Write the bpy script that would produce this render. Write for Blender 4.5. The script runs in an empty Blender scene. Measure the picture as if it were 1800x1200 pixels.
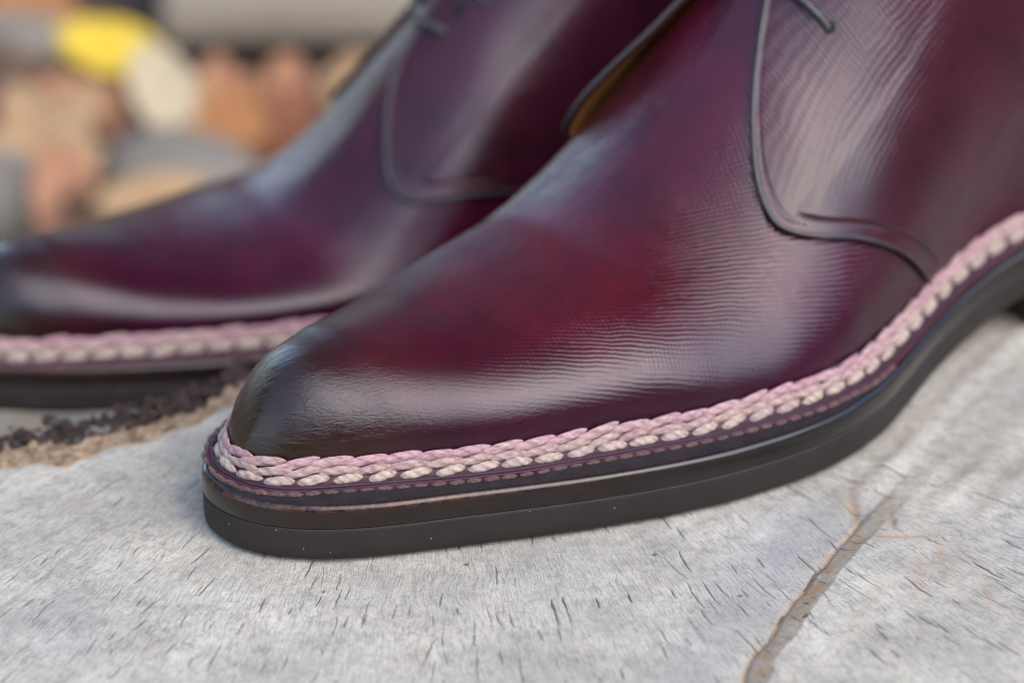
import bpy, bmesh, math, random
import numpy as np
from mathutils import Vector, Matrix

R = math.radians
MM = 0.001
scene = bpy.context.scene
COL = scene.collection
random.seed(7)

# ------------------------------------------------------------------ camera
CAM_PITCH = 26.0
CAM_POS = (46.54, -485.94, 281.14)
cd = bpy.data.cameras.new('camera')
cam = bpy.data.objects.new('camera', cd)
COL.objects.link(cam)
cam.location = [c * MM for c in CAM_POS]
cam.rotation_euler = (R(90 - CAM_PITCH), 0, 0)
cd.sensor_width = 36.0
cd.lens = 105.9
cd.clip_start = 0.02
cd.clip_end = 400
cd.dof.use_dof = True
cd.dof.focus_distance = 0.556
cd.dof.aperture_fstop = 8.2
scene.camera = cam

# ------------------------------------------------------------------ sky and sun
SUN_EL, SUN_AZ = 47.0, 136.0      # azimuth of the light, degrees clockwise from +Y
world = bpy.data.worlds.new('World')
scene.world = world
world.use_nodes = True
nt = world.node_tree
bg = nt.nodes['Background']
sky = nt.nodes.new('ShaderNodeTexSky')
sky.sky_type = 'NISHITA'
sky.sun_disc = False
sky.sun_elevation = R(SUN_EL)
sky.sun_rotation = R(SUN_AZ)
sky.air_density = 1.0
sky.dust_density = 1.2
sky.ozone_density = 0.7
nt.links.new(sky.outputs[0], bg.inputs[0])
bg.inputs[1].default_value = 0.15
ld = bpy.data.lights.new('sun', 'SUN')
ld.energy = 0.7
ld.angle = R(74)
ld.color = (1.0, 0.97, 0.94)
sun = bpy.data.objects.new('sun', ld)
COL.objects.link(sun)
az, el = R(SUN_AZ), R(SUN_EL)
to_sun = Vector((math.sin(az) * math.cos(el), math.cos(az) * math.cos(el), math.sin(el)))
sun.rotation_euler = to_sun.to_track_quat('Z', 'Y').to_euler()
scene.view_settings.view_transform = 'Standard'
scene.view_settings.look = 'None'
scene.view_settings.exposure = 1.65
scene.view_settings.gamma = 1.0
scene.render.engine = 'CYCLES'
scene.cycles.use_denoising = True
scene.cycles.filter_width = 1.0
scene.cycles.max_bounces = 6
scene.cycles.sample_clamp_indirect = 6

# ------------------------------------------------------------------ helpers
def tag(o, label=None, cat=None, group=None, kind=None):
    if label: o['label'] = label
    if cat: o['category'] = cat
    if group: o['group'] = group
    if kind: o['kind'] = kind
    return o

def link(name, me, mat=None, parent=None):
    o = bpy.data.objects.new(name, me)
    COL.objects.link(o)
    if mat is not None and me is not None and not me.materials:
        me.materials.append(mat)
    if parent is not None:
        o.parent = parent
    return o

def empty(name, loc=(0, 0, 0), rz=0.0):
    o = bpy.data.objects.new(name, None)
    COL.objects.link(o)
    o.location = [c * MM for c in loc]
    o.rotation_euler = (0, 0, rz)
    o.empty_display_size = 0.02
    return o

def mesh(name, verts, faces, smooth=True, scale=MM):
    me = bpy.data.meshes.new(name)
    v = np.asarray(verts, float) * scale
    me.from_pydata(v.tolist(), [], [tuple(int(i) for i in f) for f in faces])
    if smooth:
        me.polygons.foreach_set('use_smooth', [True] * len(me.polygons))
    me.update()
    return me

def grid_faces(n, m, close_n=False, close_m=False, flip=False):
    """quads of an n x m vertex grid (index i*m+j)"""
    i = np.arange(n if close_n else n - 1)[:, None]
    j = np.arange(m if close_m else m - 1)[None, :]
    a = i * m + j
    b = ((i + 1) % n) * m + j
    c = ((i + 1) % n) * m + (j + 1) % m
    d = i * m + (j + 1) % m
    f = np.stack([a, b, c, d], -1).reshape(-1, 4)
    return f[:, ::-1] if flip else f

def grid_mesh(name, P, close_n=False, close_m=False, flip=False, smooth=True, uv=None, col=None, keep=None):
    n, m = P.shape[:2]
    f = grid_faces(n, m, close_n, close_m, flip)
    if keep is not None:
        f = f[keep.reshape(-1)[f].all(1)]
    me = bpy.data.meshes.new(name)
    V = P.reshape(-1, 3) * MM
    me.vertices.add(len(V)); me.vertices.foreach_set('co', V.ravel().astype(np.float32))
    me.loops.add(f.size); me.loops.foreach_set('vertex_index', f.ravel().astype(np.int32))
    me.polygons.add(len(f))
    me.polygons.foreach_set('loop_start', np.arange(0, f.size, 4, dtype=np.int32))
    me.polygons.foreach_set('loop_total', np.full(len(f), 4, np.int32))
    me.update(calc_edges=True)
    me.polygons.foreach_set('use_smooth', [smooth] * len(f))
    if uv is not None:
        l = me.uv_layers.new(name='mm')
        l.data.foreach_set('uv', uv.reshape(-1, 2)[f.ravel()].ravel().astype(np.float32))
    for k, v in (col or {}).items():
        a = me.attributes.new(k, 'FLOAT', 'POINT')
        a.data.foreach_set('value', v.ravel().astype(np.float32))
    me.validate()
    return me

def interp(x, pts):
    p = np.asarray(pts, float)
    return np.interp(x, p[:, 0], p[:, 1])

def smooth_interp(pts, lo, hi, sigma):
    """smoothed table lookup"""
    xs = np.arange(lo - 30, hi + 30, 0.5)
    ys = interp(xs, pts)
    k = np.exp(-0.5 * (np.arange(-60, 61) * 0.5 / sigma) ** 2); k /= k.sum()
    ys = np.convolve(np.pad(ys, 60, mode='edge'), k, 'valid')
    return lambda x: np.interp(x, xs, ys)

def closed_path(pts, n, sigma=1.5):
    """smooth closed curve through pts, n samples by arc length -> (n,2)"""
    P = np.asarray(pts, float)
    out = []
    N = len(P)
    for i in range(N):
        p0, p1, p2, p3 = P[i - 1], P[i], P[(i + 1) % N], P[(i + 2) % N]
        t = np.linspace(0, 1, 24, endpoint=False)[:, None]
        out.append(0.5 * ((2 * p1) + (-p0 + p2) * t + (2 * p0 - 5 * p1 + 4 * p2 - p3) * t ** 2 + (-p0 + 3 * p1 - 3 * p2 + p3) * t ** 3))
    C = np.concatenate(out)
    def resample(C, n):
        D = np.r_[C, C[:1]]
        L = np.r_[0, np.cumsum(np.hypot(*np.diff(D, axis=0).T))]
        x = np.linspace(0, L[-1], n, endpoint=False)
        return np.stack([np.interp(x, L, D[:, 0]), np.interp(x, L, D[:, 1])], -1), L[-1]
    C, L = resample(C, 1600)
    h = int(3 * sigma / (L / 1600)) + 1
    k = np.exp(-0.5 * (np.arange(-h, h + 1) * (L / 1600) / sigma) ** 2); k /= k.sum()
    C = np.stack([np.convolve(np.r_[C[-h:, i], C[:, i], C[:h, i]], k, 'valid') for i in (0, 1)], -1)
    return resample(C, n)

def path_normals(C):
    d = np.roll(C, -1, 0) - np.roll(C, 1, 0)
    d /= np.hypot(*d.T)[:, None]
    return d, np.stack([d[:, 1], -d[:, 0]], -1)       # tangent, right-hand normal

# value noise in numpy ------------------------------------------------------
def vnoise(x, y, seed=0):
    rng = np.random.default_rng(seed)
    T = rng.random((256, 256))
    xi = np.floor(x).astype(int); yi = np.floor(y).astype(int)
    fx = x - xi; fy = y - yi
    fx = fx * fx * (3 - 2 * fx); fy = fy * fy * (3 - 2 * fy)
    g = lambda a, b: T[a & 255, b & 255]
    return (g(xi, yi) * (1 - fx) + g(xi + 1, yi) * fx) * (1 - fy) + (g(xi, yi + 1) * (1 - fx) + g(xi + 1, yi + 1) * fx) * fy

def fbm(x, y, seed=0, oct=4):
    a, s, o = 1.0, 0.0, 0
    for k in range(oct):
        o = o + a * vnoise(x * 2 ** k, y * 2 ** k, seed + k); s += a; a *= 0.5
    return o / s

# ------------------------------------------------------------------ materials
class NT:
    def __init__(self, name):
        self.m = bpy.data.materials.new(name)
        self.m.use_nodes = True
        self.t = self.m.node_tree
        self.b = self.t.nodes['Principled BSDF']
    def n(self, kind, **kw):
        nd = self.t.nodes.new('ShaderNode' + kind)
        for k, v in kw.items():
            if k.startswith('i_'):
                key = k[2:]
                nd.inputs[int(key) if key.isdigit() else key.replace('_', ' ')].default_value = v
            else:
                setattr(nd, k, v)
        return nd
    def l(self, a, b):
        self.t.links.new(a, b)
        return self
    def val(self, sock, v):
        if isinstance(v, (int, float)): sock.default_value = v
        elif isinstance(v, (tuple, list)): sock.default_value = v
        else: self.l(v, sock)
    def math(self, op, a, b=0.0, c=0.0, clamp=False):
        nd = self.n('Math', operation=op); nd.use_clamp = clamp
        self.val(nd.inputs[0], a); self.val(nd.inputs[1], b)
        if op in ('MULTIPLY_ADD', 'SMOOTH_MIN', 'WRAP'): self.val(nd.inputs[2], c)
        return nd.outputs[0]
    def mix(self, f, a, b, blend='MIX'):
        nd = self.n('Mix', data_type='RGBA', blend_type=blend)
        self.val(nd.inputs[0], f); self.val(nd.inputs[6], a); self.val(nd.inputs[7], b)
        return nd.outputs[2]
    def ramp(self, f, stops):
        nd = self.n('ValToRGB')
        e = nd.color_ramp.elements
        while len(e) < len(stops): e.new(0.5)
        for k, (p, c) in enumerate(stops):
            e[k].position = p
            e[k].color = c if len(c) == 4 else (*c, 1)
        self.l(f, nd.inputs[0])
        return nd.outputs[0]
    def noise(self, vec, scale, detail=3, rough=0.55, dist=0.0):
        nd = self.n('TexNoise')
        nd.inputs['Scale'].default_value = scale; nd.inputs['Detail'].default_value = detail
        nd.inputs['Roughness'].default_value = rough; nd.inputs['Distortion'].default_value = dist
        if vec is not None: self.l(vec, nd.inputs['Vector'])
        return nd.outputs[0]
    def obj(self):
        return self.n('TexCoord').outputs['Object']
    def mapping(self, vec, scale=(1, 1, 1), rot=(0, 0, 0), loc=(0, 0, 0)):
        nd = self.n('Mapping'); self.l(vec, nd.inputs[0])
        nd.inputs['Scale'].default_value = scale; nd.inputs['Rotation'].default_value = rot; nd.inputs['Location'].default_value = loc
        return nd.outputs[0]
    def bump(self, h, strength=0.3, dist=0.0002, normal=None):
        nd = self.n('Bump'); nd.inputs['Strength'].default_value = strength; nd.inputs['Distance'].default_value = dist
        self.l(h, nd.inputs['Height'])
        if normal is not None: self.l(normal, nd.inputs['Normal'])
        return nd.outputs[0]
    def rgb(self, f):     # grey -> usable colour factor passthrough
        return f

def simple(name, c1, c2, scale, rough=0.6, bump=0.0, bdist=0.0003, detail=4, coat=0.0, spec=0.5, stretch=(1, 1, 1)):
    q = NT(name)
    v = q.mapping(q.obj(), stretch)
    n = q.noise(v, scale, detail)
    f = q.ramp(n, [(0.3, (0, 0, 0)), (0.7, (1, 1, 1))])
    q.l(q.mix(f, (*c1, 1), (*c2, 1)), q.b.inputs['Base Color'])
    q.b.inputs['Roughness'].default_value = rough
    q.b.inputs['Specular IOR Level'].default_value = spec
    if coat:
        q.b.inputs['Coat Weight'].default_value = coat
        q.b.inputs['Coat Roughness'].default_value = 0.1
    if bump:
        n2 = q.noise(v, scale * 4, 5)
        q.l(q.bump(n2, bump, bdist), q.b.inputs['Normal'])
    return q.m

def leather(name, quarter=False):
    """polished burgundy hatch-grain calf; attributes: uv 'mm' = (s, arc), hatch, toe, low, red"""
    q = NT(name)
    uv = q.n('UVMap', uv_map='mm').outputs[0]
    at = lambda k: q.n('Attribute', attribute_name=k).outputs['Fac']
    hatch, toe, low, red = at('hatch'), at('toe'), at('low'), at('red')
    cloud = q.noise(q.obj(), 55, 4, 0.6)
    fine = q.noise(q.obj(), 700, 3)
    base = q.mix(red, (0.044, 0.0030, 0.0138, 1), (0.064, 0.0042, 0.0082, 1))
    if quarter:
        base = q.mix(0.5, base, (0.046, 0.011, 0.0165, 1))
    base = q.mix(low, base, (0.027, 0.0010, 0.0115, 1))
    base = q.mix(toe, base, (0.022, 0.0112, 0.0012, 1))
    cl = q.ramp(cloud, [(0.3, (0.62, 0.62, 0.62)), (0.7, (1.25, 1.2, 1.2))])
    base = q.mix(1.0, base, cl, 'MULTIPLY')
    # hatch grain
    wob = q.noise(uv, 0.12, 3)
    warp = q.n('VectorMath', operation='MULTIPLY_ADD')
    cmb = q.n('CombineXYZ'); q.l(wob, cmb.inputs[0]); q.l(q.noise(q.mapping(uv, loc=(37, 11, 0)), 0.13, 3), cmb.inputs[1])
    q.l(cmb.outputs[0], warp.inputs[0]); warp.inputs[1].default_value = (1.6, 1.6, 0); q.l(uv, warp.inputs[2])
    def wave(vec, ang, pitch, dist=0.5):
        mp = q.mapping(vec, rot=(0, 0, R(ang)))
        nd = q.n('TexWave', wave_type='BANDS', bands_direction='X', wave_profile='SIN')
        nd.inputs['Scale'].default_value = 1 / (20 * pitch) * 6.2832
        nd.inputs['Distortion'].default_value = dist
        nd.inputs['Detail'].default_value = 2
        nd.inputs['Detail Scale'].default_value = 1.5
        q.l(mp, nd.inputs[0]); return nd.outputs[1]
    if quarter:
        w1, w2 = wave(warp.outputs[0], 48, 1.15), wave(warp.outputs[0], -28, 1.0)
    else:
        w1, w2 = wave(warp.outputs[0], -75, 1.0), wave(warp.outputs[0], 10, 0.85)
    amp2 = q.math('MULTIPLY', w2, 0.8 if quarter else 0.65)
    h = q.math('MULTIPLY', q.math('ADD', w1, amp2), 0.75 if quarter else 0.9)
    brk = q.noise(uv, 0.5, 3)
    h = q.math('MULTIPLY', h, q.math('MULTIPLY', hatch, q.math('MULTIPLY_ADD', brk, 1.1, 0.35)))
    pores = q.noise(uv, 2.2, 4, 0.65)
    # brushed, slightly streaky pores towards the toe
    streak = q.noise(q.mapping(uv, scale=(0.5, 1.6, 1), rot=(0, 0, R(35))), 1.6, 4, 0.7)
    inv = q.math('SUBTRACT', 1.0, hatch)
    h2 = q.math('ADD', q.math('MULTIPLY', pores, 0.24), q.math('MULTIPLY', q.math('MULTIPLY', streak, inv), 0.5))
    hh = q.math('ADD', q.math('MULTIPLY', h, 0.62), h2)
    cr = q.noise(q.mapping(uv, scale=(0.5, 1.15, 1), rot=(0, 0, R(-28))), 0.62, 5, 0.6, 0.8)
    crk = q.math('MULTIPLY', q.math('ABSOLUTE', q.math('SUBTRACT', cr, 0.5)), 3.2)
    hh = q.math('ADD', hh, q.math('MULTIPLY', q.math('MULTIPLY', crk, toe), 1.1))
    tint = q.ramp(h, [(0.05, (0.62, 0.60, 0.62)), (0.55, (1.22, 1.20, 1.20))])
    base = q.mix(hatch, base, q.mix(1.0, base, tint, 'MULTIPLY'))
    q.l(base, q.b.inputs['Base Color'])
    hh = q.math('MULTIPLY', hh, q.math('MULTIPLY_ADD', toe, -0.35, 1.0))
    b1 = q.bump(hh, 0.5, 0.00022)
    und = q.noise(q.obj(), 45, 2)
    b2 = q.bump(und, 0.25, 0.0012, b1)
    q.l(b2, q.b.inputs['Normal'])
    q.l(q.math('MULTIPLY_ADD', fine, 0.14, 0.27), q.b.inputs['Roughness'])
    q.b.inputs['Specular IOR Level'].default_value = 0.1
    q.l(q.math('MULTIPLY_ADD', toe, 0.2, 0.78), q.b.inputs['Coat Weight'])
    q.b.inputs['Coat IOR'].default_value = 1.5
    q.l(q.math('MULTIPLY_ADD', toe, -0.015, 0.035 if not quarter else 0.20), q.b.inputs['Coat Roughness'])
    q.l(b2, q.b.inputs['Coat Normal'])
    return q.m

def yarn_mat(name, ca, cb, cc):
    q = NT(name)
    oi = q.n('ObjectInfo').outputs['Random']
    sh = q.n('VectorMath', operation='ADD'); q.l(q.obj(), sh.inputs[0])
    cx = q.n('CombineXYZ'); q.l(oi, cx.inputs[0]); q.l(oi, cx.inputs[1]); q.l(cx.outputs[0], sh.inputs[1])
    n = q.noise(q.mapping(sh.outputs[0], (0.35, 1, 1), rot=(0, 0.5, 0.6)), 2200, 3)
    rnd = q.ramp(oi, [(0.0, ca), (0.5, cb), (1.0, cc)])
    shade = q.ramp(n, [(0.32, (0.66, 0.60, 0.58)), (0.64, (1.10, 1.10, 1.10))])
    base = q.mix(1.0, rnd, shade, 'MULTIPLY')
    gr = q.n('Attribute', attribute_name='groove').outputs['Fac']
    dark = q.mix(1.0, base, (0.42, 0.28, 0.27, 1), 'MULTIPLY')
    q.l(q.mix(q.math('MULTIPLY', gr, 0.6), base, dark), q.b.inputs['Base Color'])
    q.b.inputs['Roughness'].default_value = 0.7
    q.b.inputs['Specular IOR Level'].default_value = 0.25
    q.b.inputs['Sheen Weight'].default_value = 0.2
    fib = q.noise(q.mapping(sh.outputs[0], (0.3, 1, 1), rot=(0, 0, 0.5)), 3200, 3)
    q.l(q.bump(fib, 0.7, 0.00014), q.b.inputs['Normal'])
    return q.m

def edge_mat():
    """burnished brown-black sole edge, horizontal scratches and a worn rim"""
    q = NT('burnished_edge')
    v = q.obj()
    sc = q.noise(q.mapping(v, (8, 8, 260)), 6, 4, 0.65)
    cl = q.noise(v, 40, 3)
    base = q.mix(q.ramp(sc, [(0.45, (0, 0, 0)), (0.8, (1, 1, 1))]), (0.0045, 0.003, 0.0026, 1), (0.016, 0.007, 0.0045, 1))
    base = q.mix(q.ramp(cl, [(0.45, (0, 0, 0)), (0.75, (1, 1, 1))]), base, (0.018, 0.006, 0.004, 1))
    rim = q.n('Attribute', attribute_name='rim').outputs['Fac']
    sp = q.noise(v, 900, 4, 0.7)
    rm = q.math('MULTIPLY', rim, q.ramp(sp, [(0.42, (0, 0, 0)), (0.55, (1, 1, 1))]))
    base = q.mix(rm, base, (0.10, 0.035, 0.012, 1))
    q.l(base, q.b.inputs['Base Color'])
    q.b.inputs['Roughness'].default_value = 0.34
    q.b.inputs['Specular IOR Level'].default_value = 0.25
    q.b.inputs['Coat Weight'].default_value = 0.65
    q.b.inputs['Coat Roughness'].default_value = 0.12
    fine = q.noise(q.mapping(v, (1, 1, 6)), 500, 4)
    q.l(q.bump(fine, 0.2, 0.0002), q.b.inputs['Normal'])
    return q.m

def rubber_mat():
    q = NT('dark_rubber')
    v = q.obj()
    n = q.noise(v, 60, 6, 0.7)
    base = q.mix(q.ramp(n, [(0.35, (0, 0, 0)), (0.7, (1, 1, 1))]), (0.017, 0.0108, 0.0098, 1), (0.028, 0.0185, 0.0165, 1))
    vor = q.n('TexVoronoi'); q.l(v, vor.inputs[0]); vor.inputs['Scale'].default_value = 500
    dust = q.ramp(vor.outputs[0], [(0.06, (1, 1, 1)), (0.10, (0, 0, 0))])
    pick = q.ramp(q.noise(v, 260, 2), [(0.50, (0, 0, 0)), (0.58, (1, 1, 1))])
    q.l(q.mix(q.math('MULTIPLY', dust, pick), base, (0.35, 0.32, 0.3, 1)), q.b.inputs['Base Color'])
    q.b.inputs['Roughness'].default_value = 0.62
    q.b.inputs['Specular IOR Level'].default_value = 0.4
    q.l(q.bump(q.noise(v, 2200, 4, 0.7), 0.35, 0.0001), q.b.inputs['Normal'])
    return q.m

def wood_mat():
    """weathered end grain: attributes 'crack', 'stain', 'streak'; uv 'mm' = (radius, arc)"""
    q = NT('weathered_wood')
    uv = q.n('UVMap', uv_map='mm').outputs[0]
    at = lambda k: q.n('Attribute', attribute_name=k).outputs['Fac']
    v = q.obj()
    fib = q.noise(q.mapping(uv, (0.20, 3.2, 1)), 1.0, 5, 0.7)
    fib2 = q.noise(q.mapping(uv, (0.6, 6.0, 1)), 1.0, 3, 0.6)
    patch = q.noise(v, 60, 5, 0.62)
    mott = q.noise(v, 420, 5, 0.7)
    big = q.noise(v, 17, 3, 0.6)
    c = q.mix(q.ramp(patch, [(0.32, (0, 0, 0)), (0.68, (1, 1, 1))]), (0.42, 0.372, 0.295, 1), (0.675, 0.60, 0.475, 1))
    c = q.mix(q.math('MULTIPLY', q.ramp(mott, [(0.45, (0, 0, 0)), (0.72, (1, 1, 1))]), 0.55), c, (0.20, 0.20, 0.185, 1))
    c = q.mix(q.math('MULTIPLY', q.ramp(q.noise(q.mapping(v, loc=(3, 1, 0)), 75, 4, 0.7), [(0.55, (0, 0, 0)), (0.78, (1, 1, 1))]), 0.45), c, (0.44, 0.34, 0.24, 1))
    c = q.mix(q.math('MULTIPLY', q.ramp(big, [(0.50, (0, 0, 0)), (0.75, (1, 1, 1))]), 0.35), c, (0.42, 0.41, 0.41, 1))
    c = q.mix(q.math('MULTIPLY', q.ramp(fib, [(0.47, (0, 0, 0)), (0.68, (1, 1, 1))]), 0.75), c, (0.20, 0.165, 0.125, 1))
    c = q.mix(q.math('MULTIPLY', q.ramp(fib2, [(0.5, (0, 0, 0)), (0.8, (1, 1, 1))]), 0.4), c, (0.62, 0.61, 0.58, 1))
    spk = q.noise(v, 1300, 4, 0.75)
    c = q.mix(q.math('MULTIPLY', q.ramp(spk, [(0.52, (0, 0, 0)), (0.70, (1, 1, 1))]), 0.55), c, (0.19, 0.185, 0.17, 1))
    hair = q.noise(q.mapping(uv, (0.16, 2.4, 1), loc=(7, 3, 0)), 1.0, 3, 0.55, 0.2)
    hl = q.math('SUBTRACT', 1.0, q.math('MULTIPLY', q.math('ABSOLUTE', q.math('SUBTRACT', hair, 0.5)), 42.0), clamp=True)
    gate = q.ramp(q.noise(v, 130, 3, 0.6), [(0.50, (0, 0, 0)), (0.60, (1, 1, 1))])
    c = q.mix(q.math('MULTIPLY', q.math('MULTIPLY', hl, gate), 0.7), c, (0.08, 0.07, 0.06, 1))
    c = q.mix(at('stain'), c, (0.40, 0.25, 0.13, 1))
    c = q.mix(at('streak'), c, (0.25, 0.25, 0.26, 1))
    c = q.mix(at('crack'), c, (0.035, 0.028, 0.024, 1))
    c = q.mix(at('fresh'), c, (0.52, 0.34, 0.19, 1))
    q.l(c, q.b.inputs['Base Color'])
    q.b.inputs['Roughness'].default_value = 0.86
    q.b.inputs['Specular IOR Level'].default_value = 0.25
    h = q.math('ADD', q.math('MULTIPLY', fib, -0.7), q.math('MULTIPLY', mott, 0.6))
    h = q.math('ADD', h, q.math('MULTIPLY', fib2, -0.5))
    h = q.math('ADD', h, q.math('MULTIPLY', spk, -0.5))
    q.l(q.bump(h, 0.55, 0.0005), q.b.inputs['Normal'])
    return q.m

M = {}
M['vamp'] = leather('burgundy_calf')
M['quarter'] = leather('burgundy_calf_quarter', True)
M['piping'] = simple('dark_piping_leather', (0.030, 0.022, 0.022), (0.050, 0.034, 0.034), 500, 0.35, 0.2, coat=0.3)
M['lining'] = simple('tan_lining', (0.26, 0.11, 0.03), (0.36, 0.16, 0.05), 120, 0.55, 0.2)
M['thread'] = simple('dark_thread', (0.06, 0.035, 0.04), (0.11, 0.07, 0.075), 900, 0.6)
M['wine_thread'] = simple('wine_thread', (0.10, 0.008, 0.02), (0.045, 0.012, 0.03), 400, 0.6)
M['slate_thread'] = simple('slate_thread', (0.022, 0.016, 0.028), (0.045, 0.022, 0.036), 400, 0.6)
M['lace'] = simple('waxed_lace', (0.045, 0.042, 0.038), (0.085, 0.08, 0.07), 900, 0.45, 0.4)
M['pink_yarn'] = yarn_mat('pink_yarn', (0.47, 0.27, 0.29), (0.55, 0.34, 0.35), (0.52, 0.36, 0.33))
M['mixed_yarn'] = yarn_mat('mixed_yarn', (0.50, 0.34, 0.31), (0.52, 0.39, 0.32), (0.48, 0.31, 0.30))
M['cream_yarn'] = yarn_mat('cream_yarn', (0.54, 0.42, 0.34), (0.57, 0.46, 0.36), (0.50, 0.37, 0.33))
M['brown_yarn'] = yarn_mat('brown_yarn', (0.10, 0.055, 0.048), (0.15, 0.08, 0.065), (0.12, 0.065, 0.06))
M['welt'] = simple('black_welt', (0.010, 0.008, 0.009), (0.022, 0.016, 0.018), 260, 0.42, 0.5, 0.0003)
M['storm'] = simple('wine_storm_welt', (0.035, 0.006, 0.012), (0.060, 0.012, 0.020), 300, 0.5, 0.4)
M['edge'] = edge_mat()
M['rubber'] = rubber_mat()
M['heel'] = simple('stacked_heel', (0.10, 0.04, 0.022), (0.05, 0.02, 0.012), 60, 0.35, 0.2, stretch=(1, 1, 14), coat=0.3)
M['black'] = simple('eyelet_black', (0.004, 0.004, 0.004), (0.008, 0.007, 0.007), 300, 0.7)
M['wood'] = wood_mat()

# ------------------------------------------------------------------ boot geometry (boot frame, mm: s back from the toe, t to the visible side, z up)
def lift(s):
    x = np.clip((np.asarray(s, float) - 125) / 75, 0, 1)
    return 9 * x * x * (3 - 2 * x)

EDGE_PTS = [(-0.9, 3.2), (0.4, 9.8), (3.4, 15.2), (8.7, 20.8), (16.2, 25.8), (24.1, 29.6), (32.4, 33), (46.6, 39), (59.6, 44), (73.8, 48.4),
            (86, 51), (100.8, 52.4), (113.8, 51.5), (126.4, 48.3), (137.4, 43.8), (148.2, 39.2), (158.3, 35.8), (167, 33.6), (179, 31.7), (195, 31.5),
            (215, 33.5), (235, 34), (252, 30), (264, 20), (269, 8), (269.5, -3), (266, -14), (257, -25), (243, -32), (225, -34.5), (200, -36),
            (175, -38), (150, -41.5), (130, -44.5), (112, -46), (95, -46), (78, -43.5), (60, -38.5), (45, -33), (30, -26.5), (18, -20), (9, -13.5), (3.4, -8), (0, -3)]
FEATHER_PTS = [(5.8, 1), (6.6, 5.2), (8.8, 8.9), (12.2, 11.8), (17.1, 14.6), (26.3, 19.6), (37.7, 25.3), (48, 29.8), (59.1, 33.4), (73.9, 37.8),
               (84.8, 40.8), (98, 42.8), (110, 43.6), (123.5, 42), (134, 38.6), (147, 33.9), (157, 30.2), (168, 27.2), (178, 25.6), (188, 25.2),
               (205, 26.5), (225, 28), (242, 26.5), (255, 20), (262, 9), (263.5, 0), (261.5, -9), (255, -18), (243, -25), (225, -28.5), (200, -30),
               (175, -31.5), (150, -34.5), (130, -37), (112, -38.3), (95, -38.3), (79, -36.2), (62, -32), (47, -27), (33, -21.5), (21, -16.5), (12.5, -11.5), (8, -7), (6.2, -3)]
EDGE, EDGE_L = closed_path(EDGE_PTS, 640, 1.2)
FEA, FEA_L = closed_path(FEATHER_PTS, 1400, 1.2)

def feather_tables():
    i0, i1 = FEA[:, 0].argmin(), FEA[:, 0].argmax()
    C = np.roll(FEA, -i0, 0); k = (i1 - i0) % len(FEA)
    a, b = C[:k + 1], np.r_[C[k:], C[:1]][::-1]
    if a[len(a) // 2, 1] < 0: a, b = b, a
    return (a[:, 0], a[:, 1]), (b[:, 0], b[:, 1]), FEA[:, 0].min(), FEA[:, 0].max()
MEDF, LATF, S0, S1 = feather_tables()
CREST = smooth_interp([(-30, 12), (5.8, 15), (7.2, 24.5), (9, 26.8), (12, 28.6), (17, 30.8), (24, 32.1), (30, 33.2), (38, 32.9), (48, 32.8), (60, 34.3), (72, 36.3), (84, 38.7),
                       (92, 42.7), (100, 47.8), (107, 52.9), (114, 59.6), (121, 66.6), (128, 74.7), (135, 82.1), (142, 89.8), (150, 98.9), (158, 113), (166, 126), (185, 138), (230, 142), (300, 144)], 0, 265, 1.6)
CREST_RAW = [(5.6, 15.0), (6.2, 19.0), (7.2, 22.3), (9, 25.6), (12, 28.9), (17, 32.0), (24, 33.4), (30, 33.6)]
T_C = smooth_interp([(0, 3), (20, 1), (60, -2), (100, -4), (140, -4), (200, -1), (265, 0)], 0, 265, 8)
EXP_A = smooth_interp([(0, 0.88), (20, 0.93), (40, 1.0), (80, 1.0), (110, 1.05), (135, 1.15), (160, 0.95), (190, 0.5), (265, 0.45)], 0, 265, 6)
EXP_B = smooth_interp([(0, 1.08), (25, 1.0), (60, 0.92), (110, 0.92), (150, 0.9), (190, 0.75), (265, 0.7)], 0, 265, 6)
BULGE = smooth_interp([(0, 0.6), (60, 1.0), (110, 0.8), (140, 0.8), (170, 1.6), (200, 4), (235, 3), (265, 0)], 0, 265, 6)

def crest(s):
    a = CREST(s)
    x = np.clip((np.asarray(s, float) - 5.7) / 26, 0, 1)
    b = 15 + 18.6 * (1 - (1 - x) ** 2.6) ** 0.70
    k = np.clip((np.asarray(s, float) - 14) / 14, 0, 1); k = k * k * (3 - 2 * k)
    return b * (1 - k) + a * k

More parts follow.
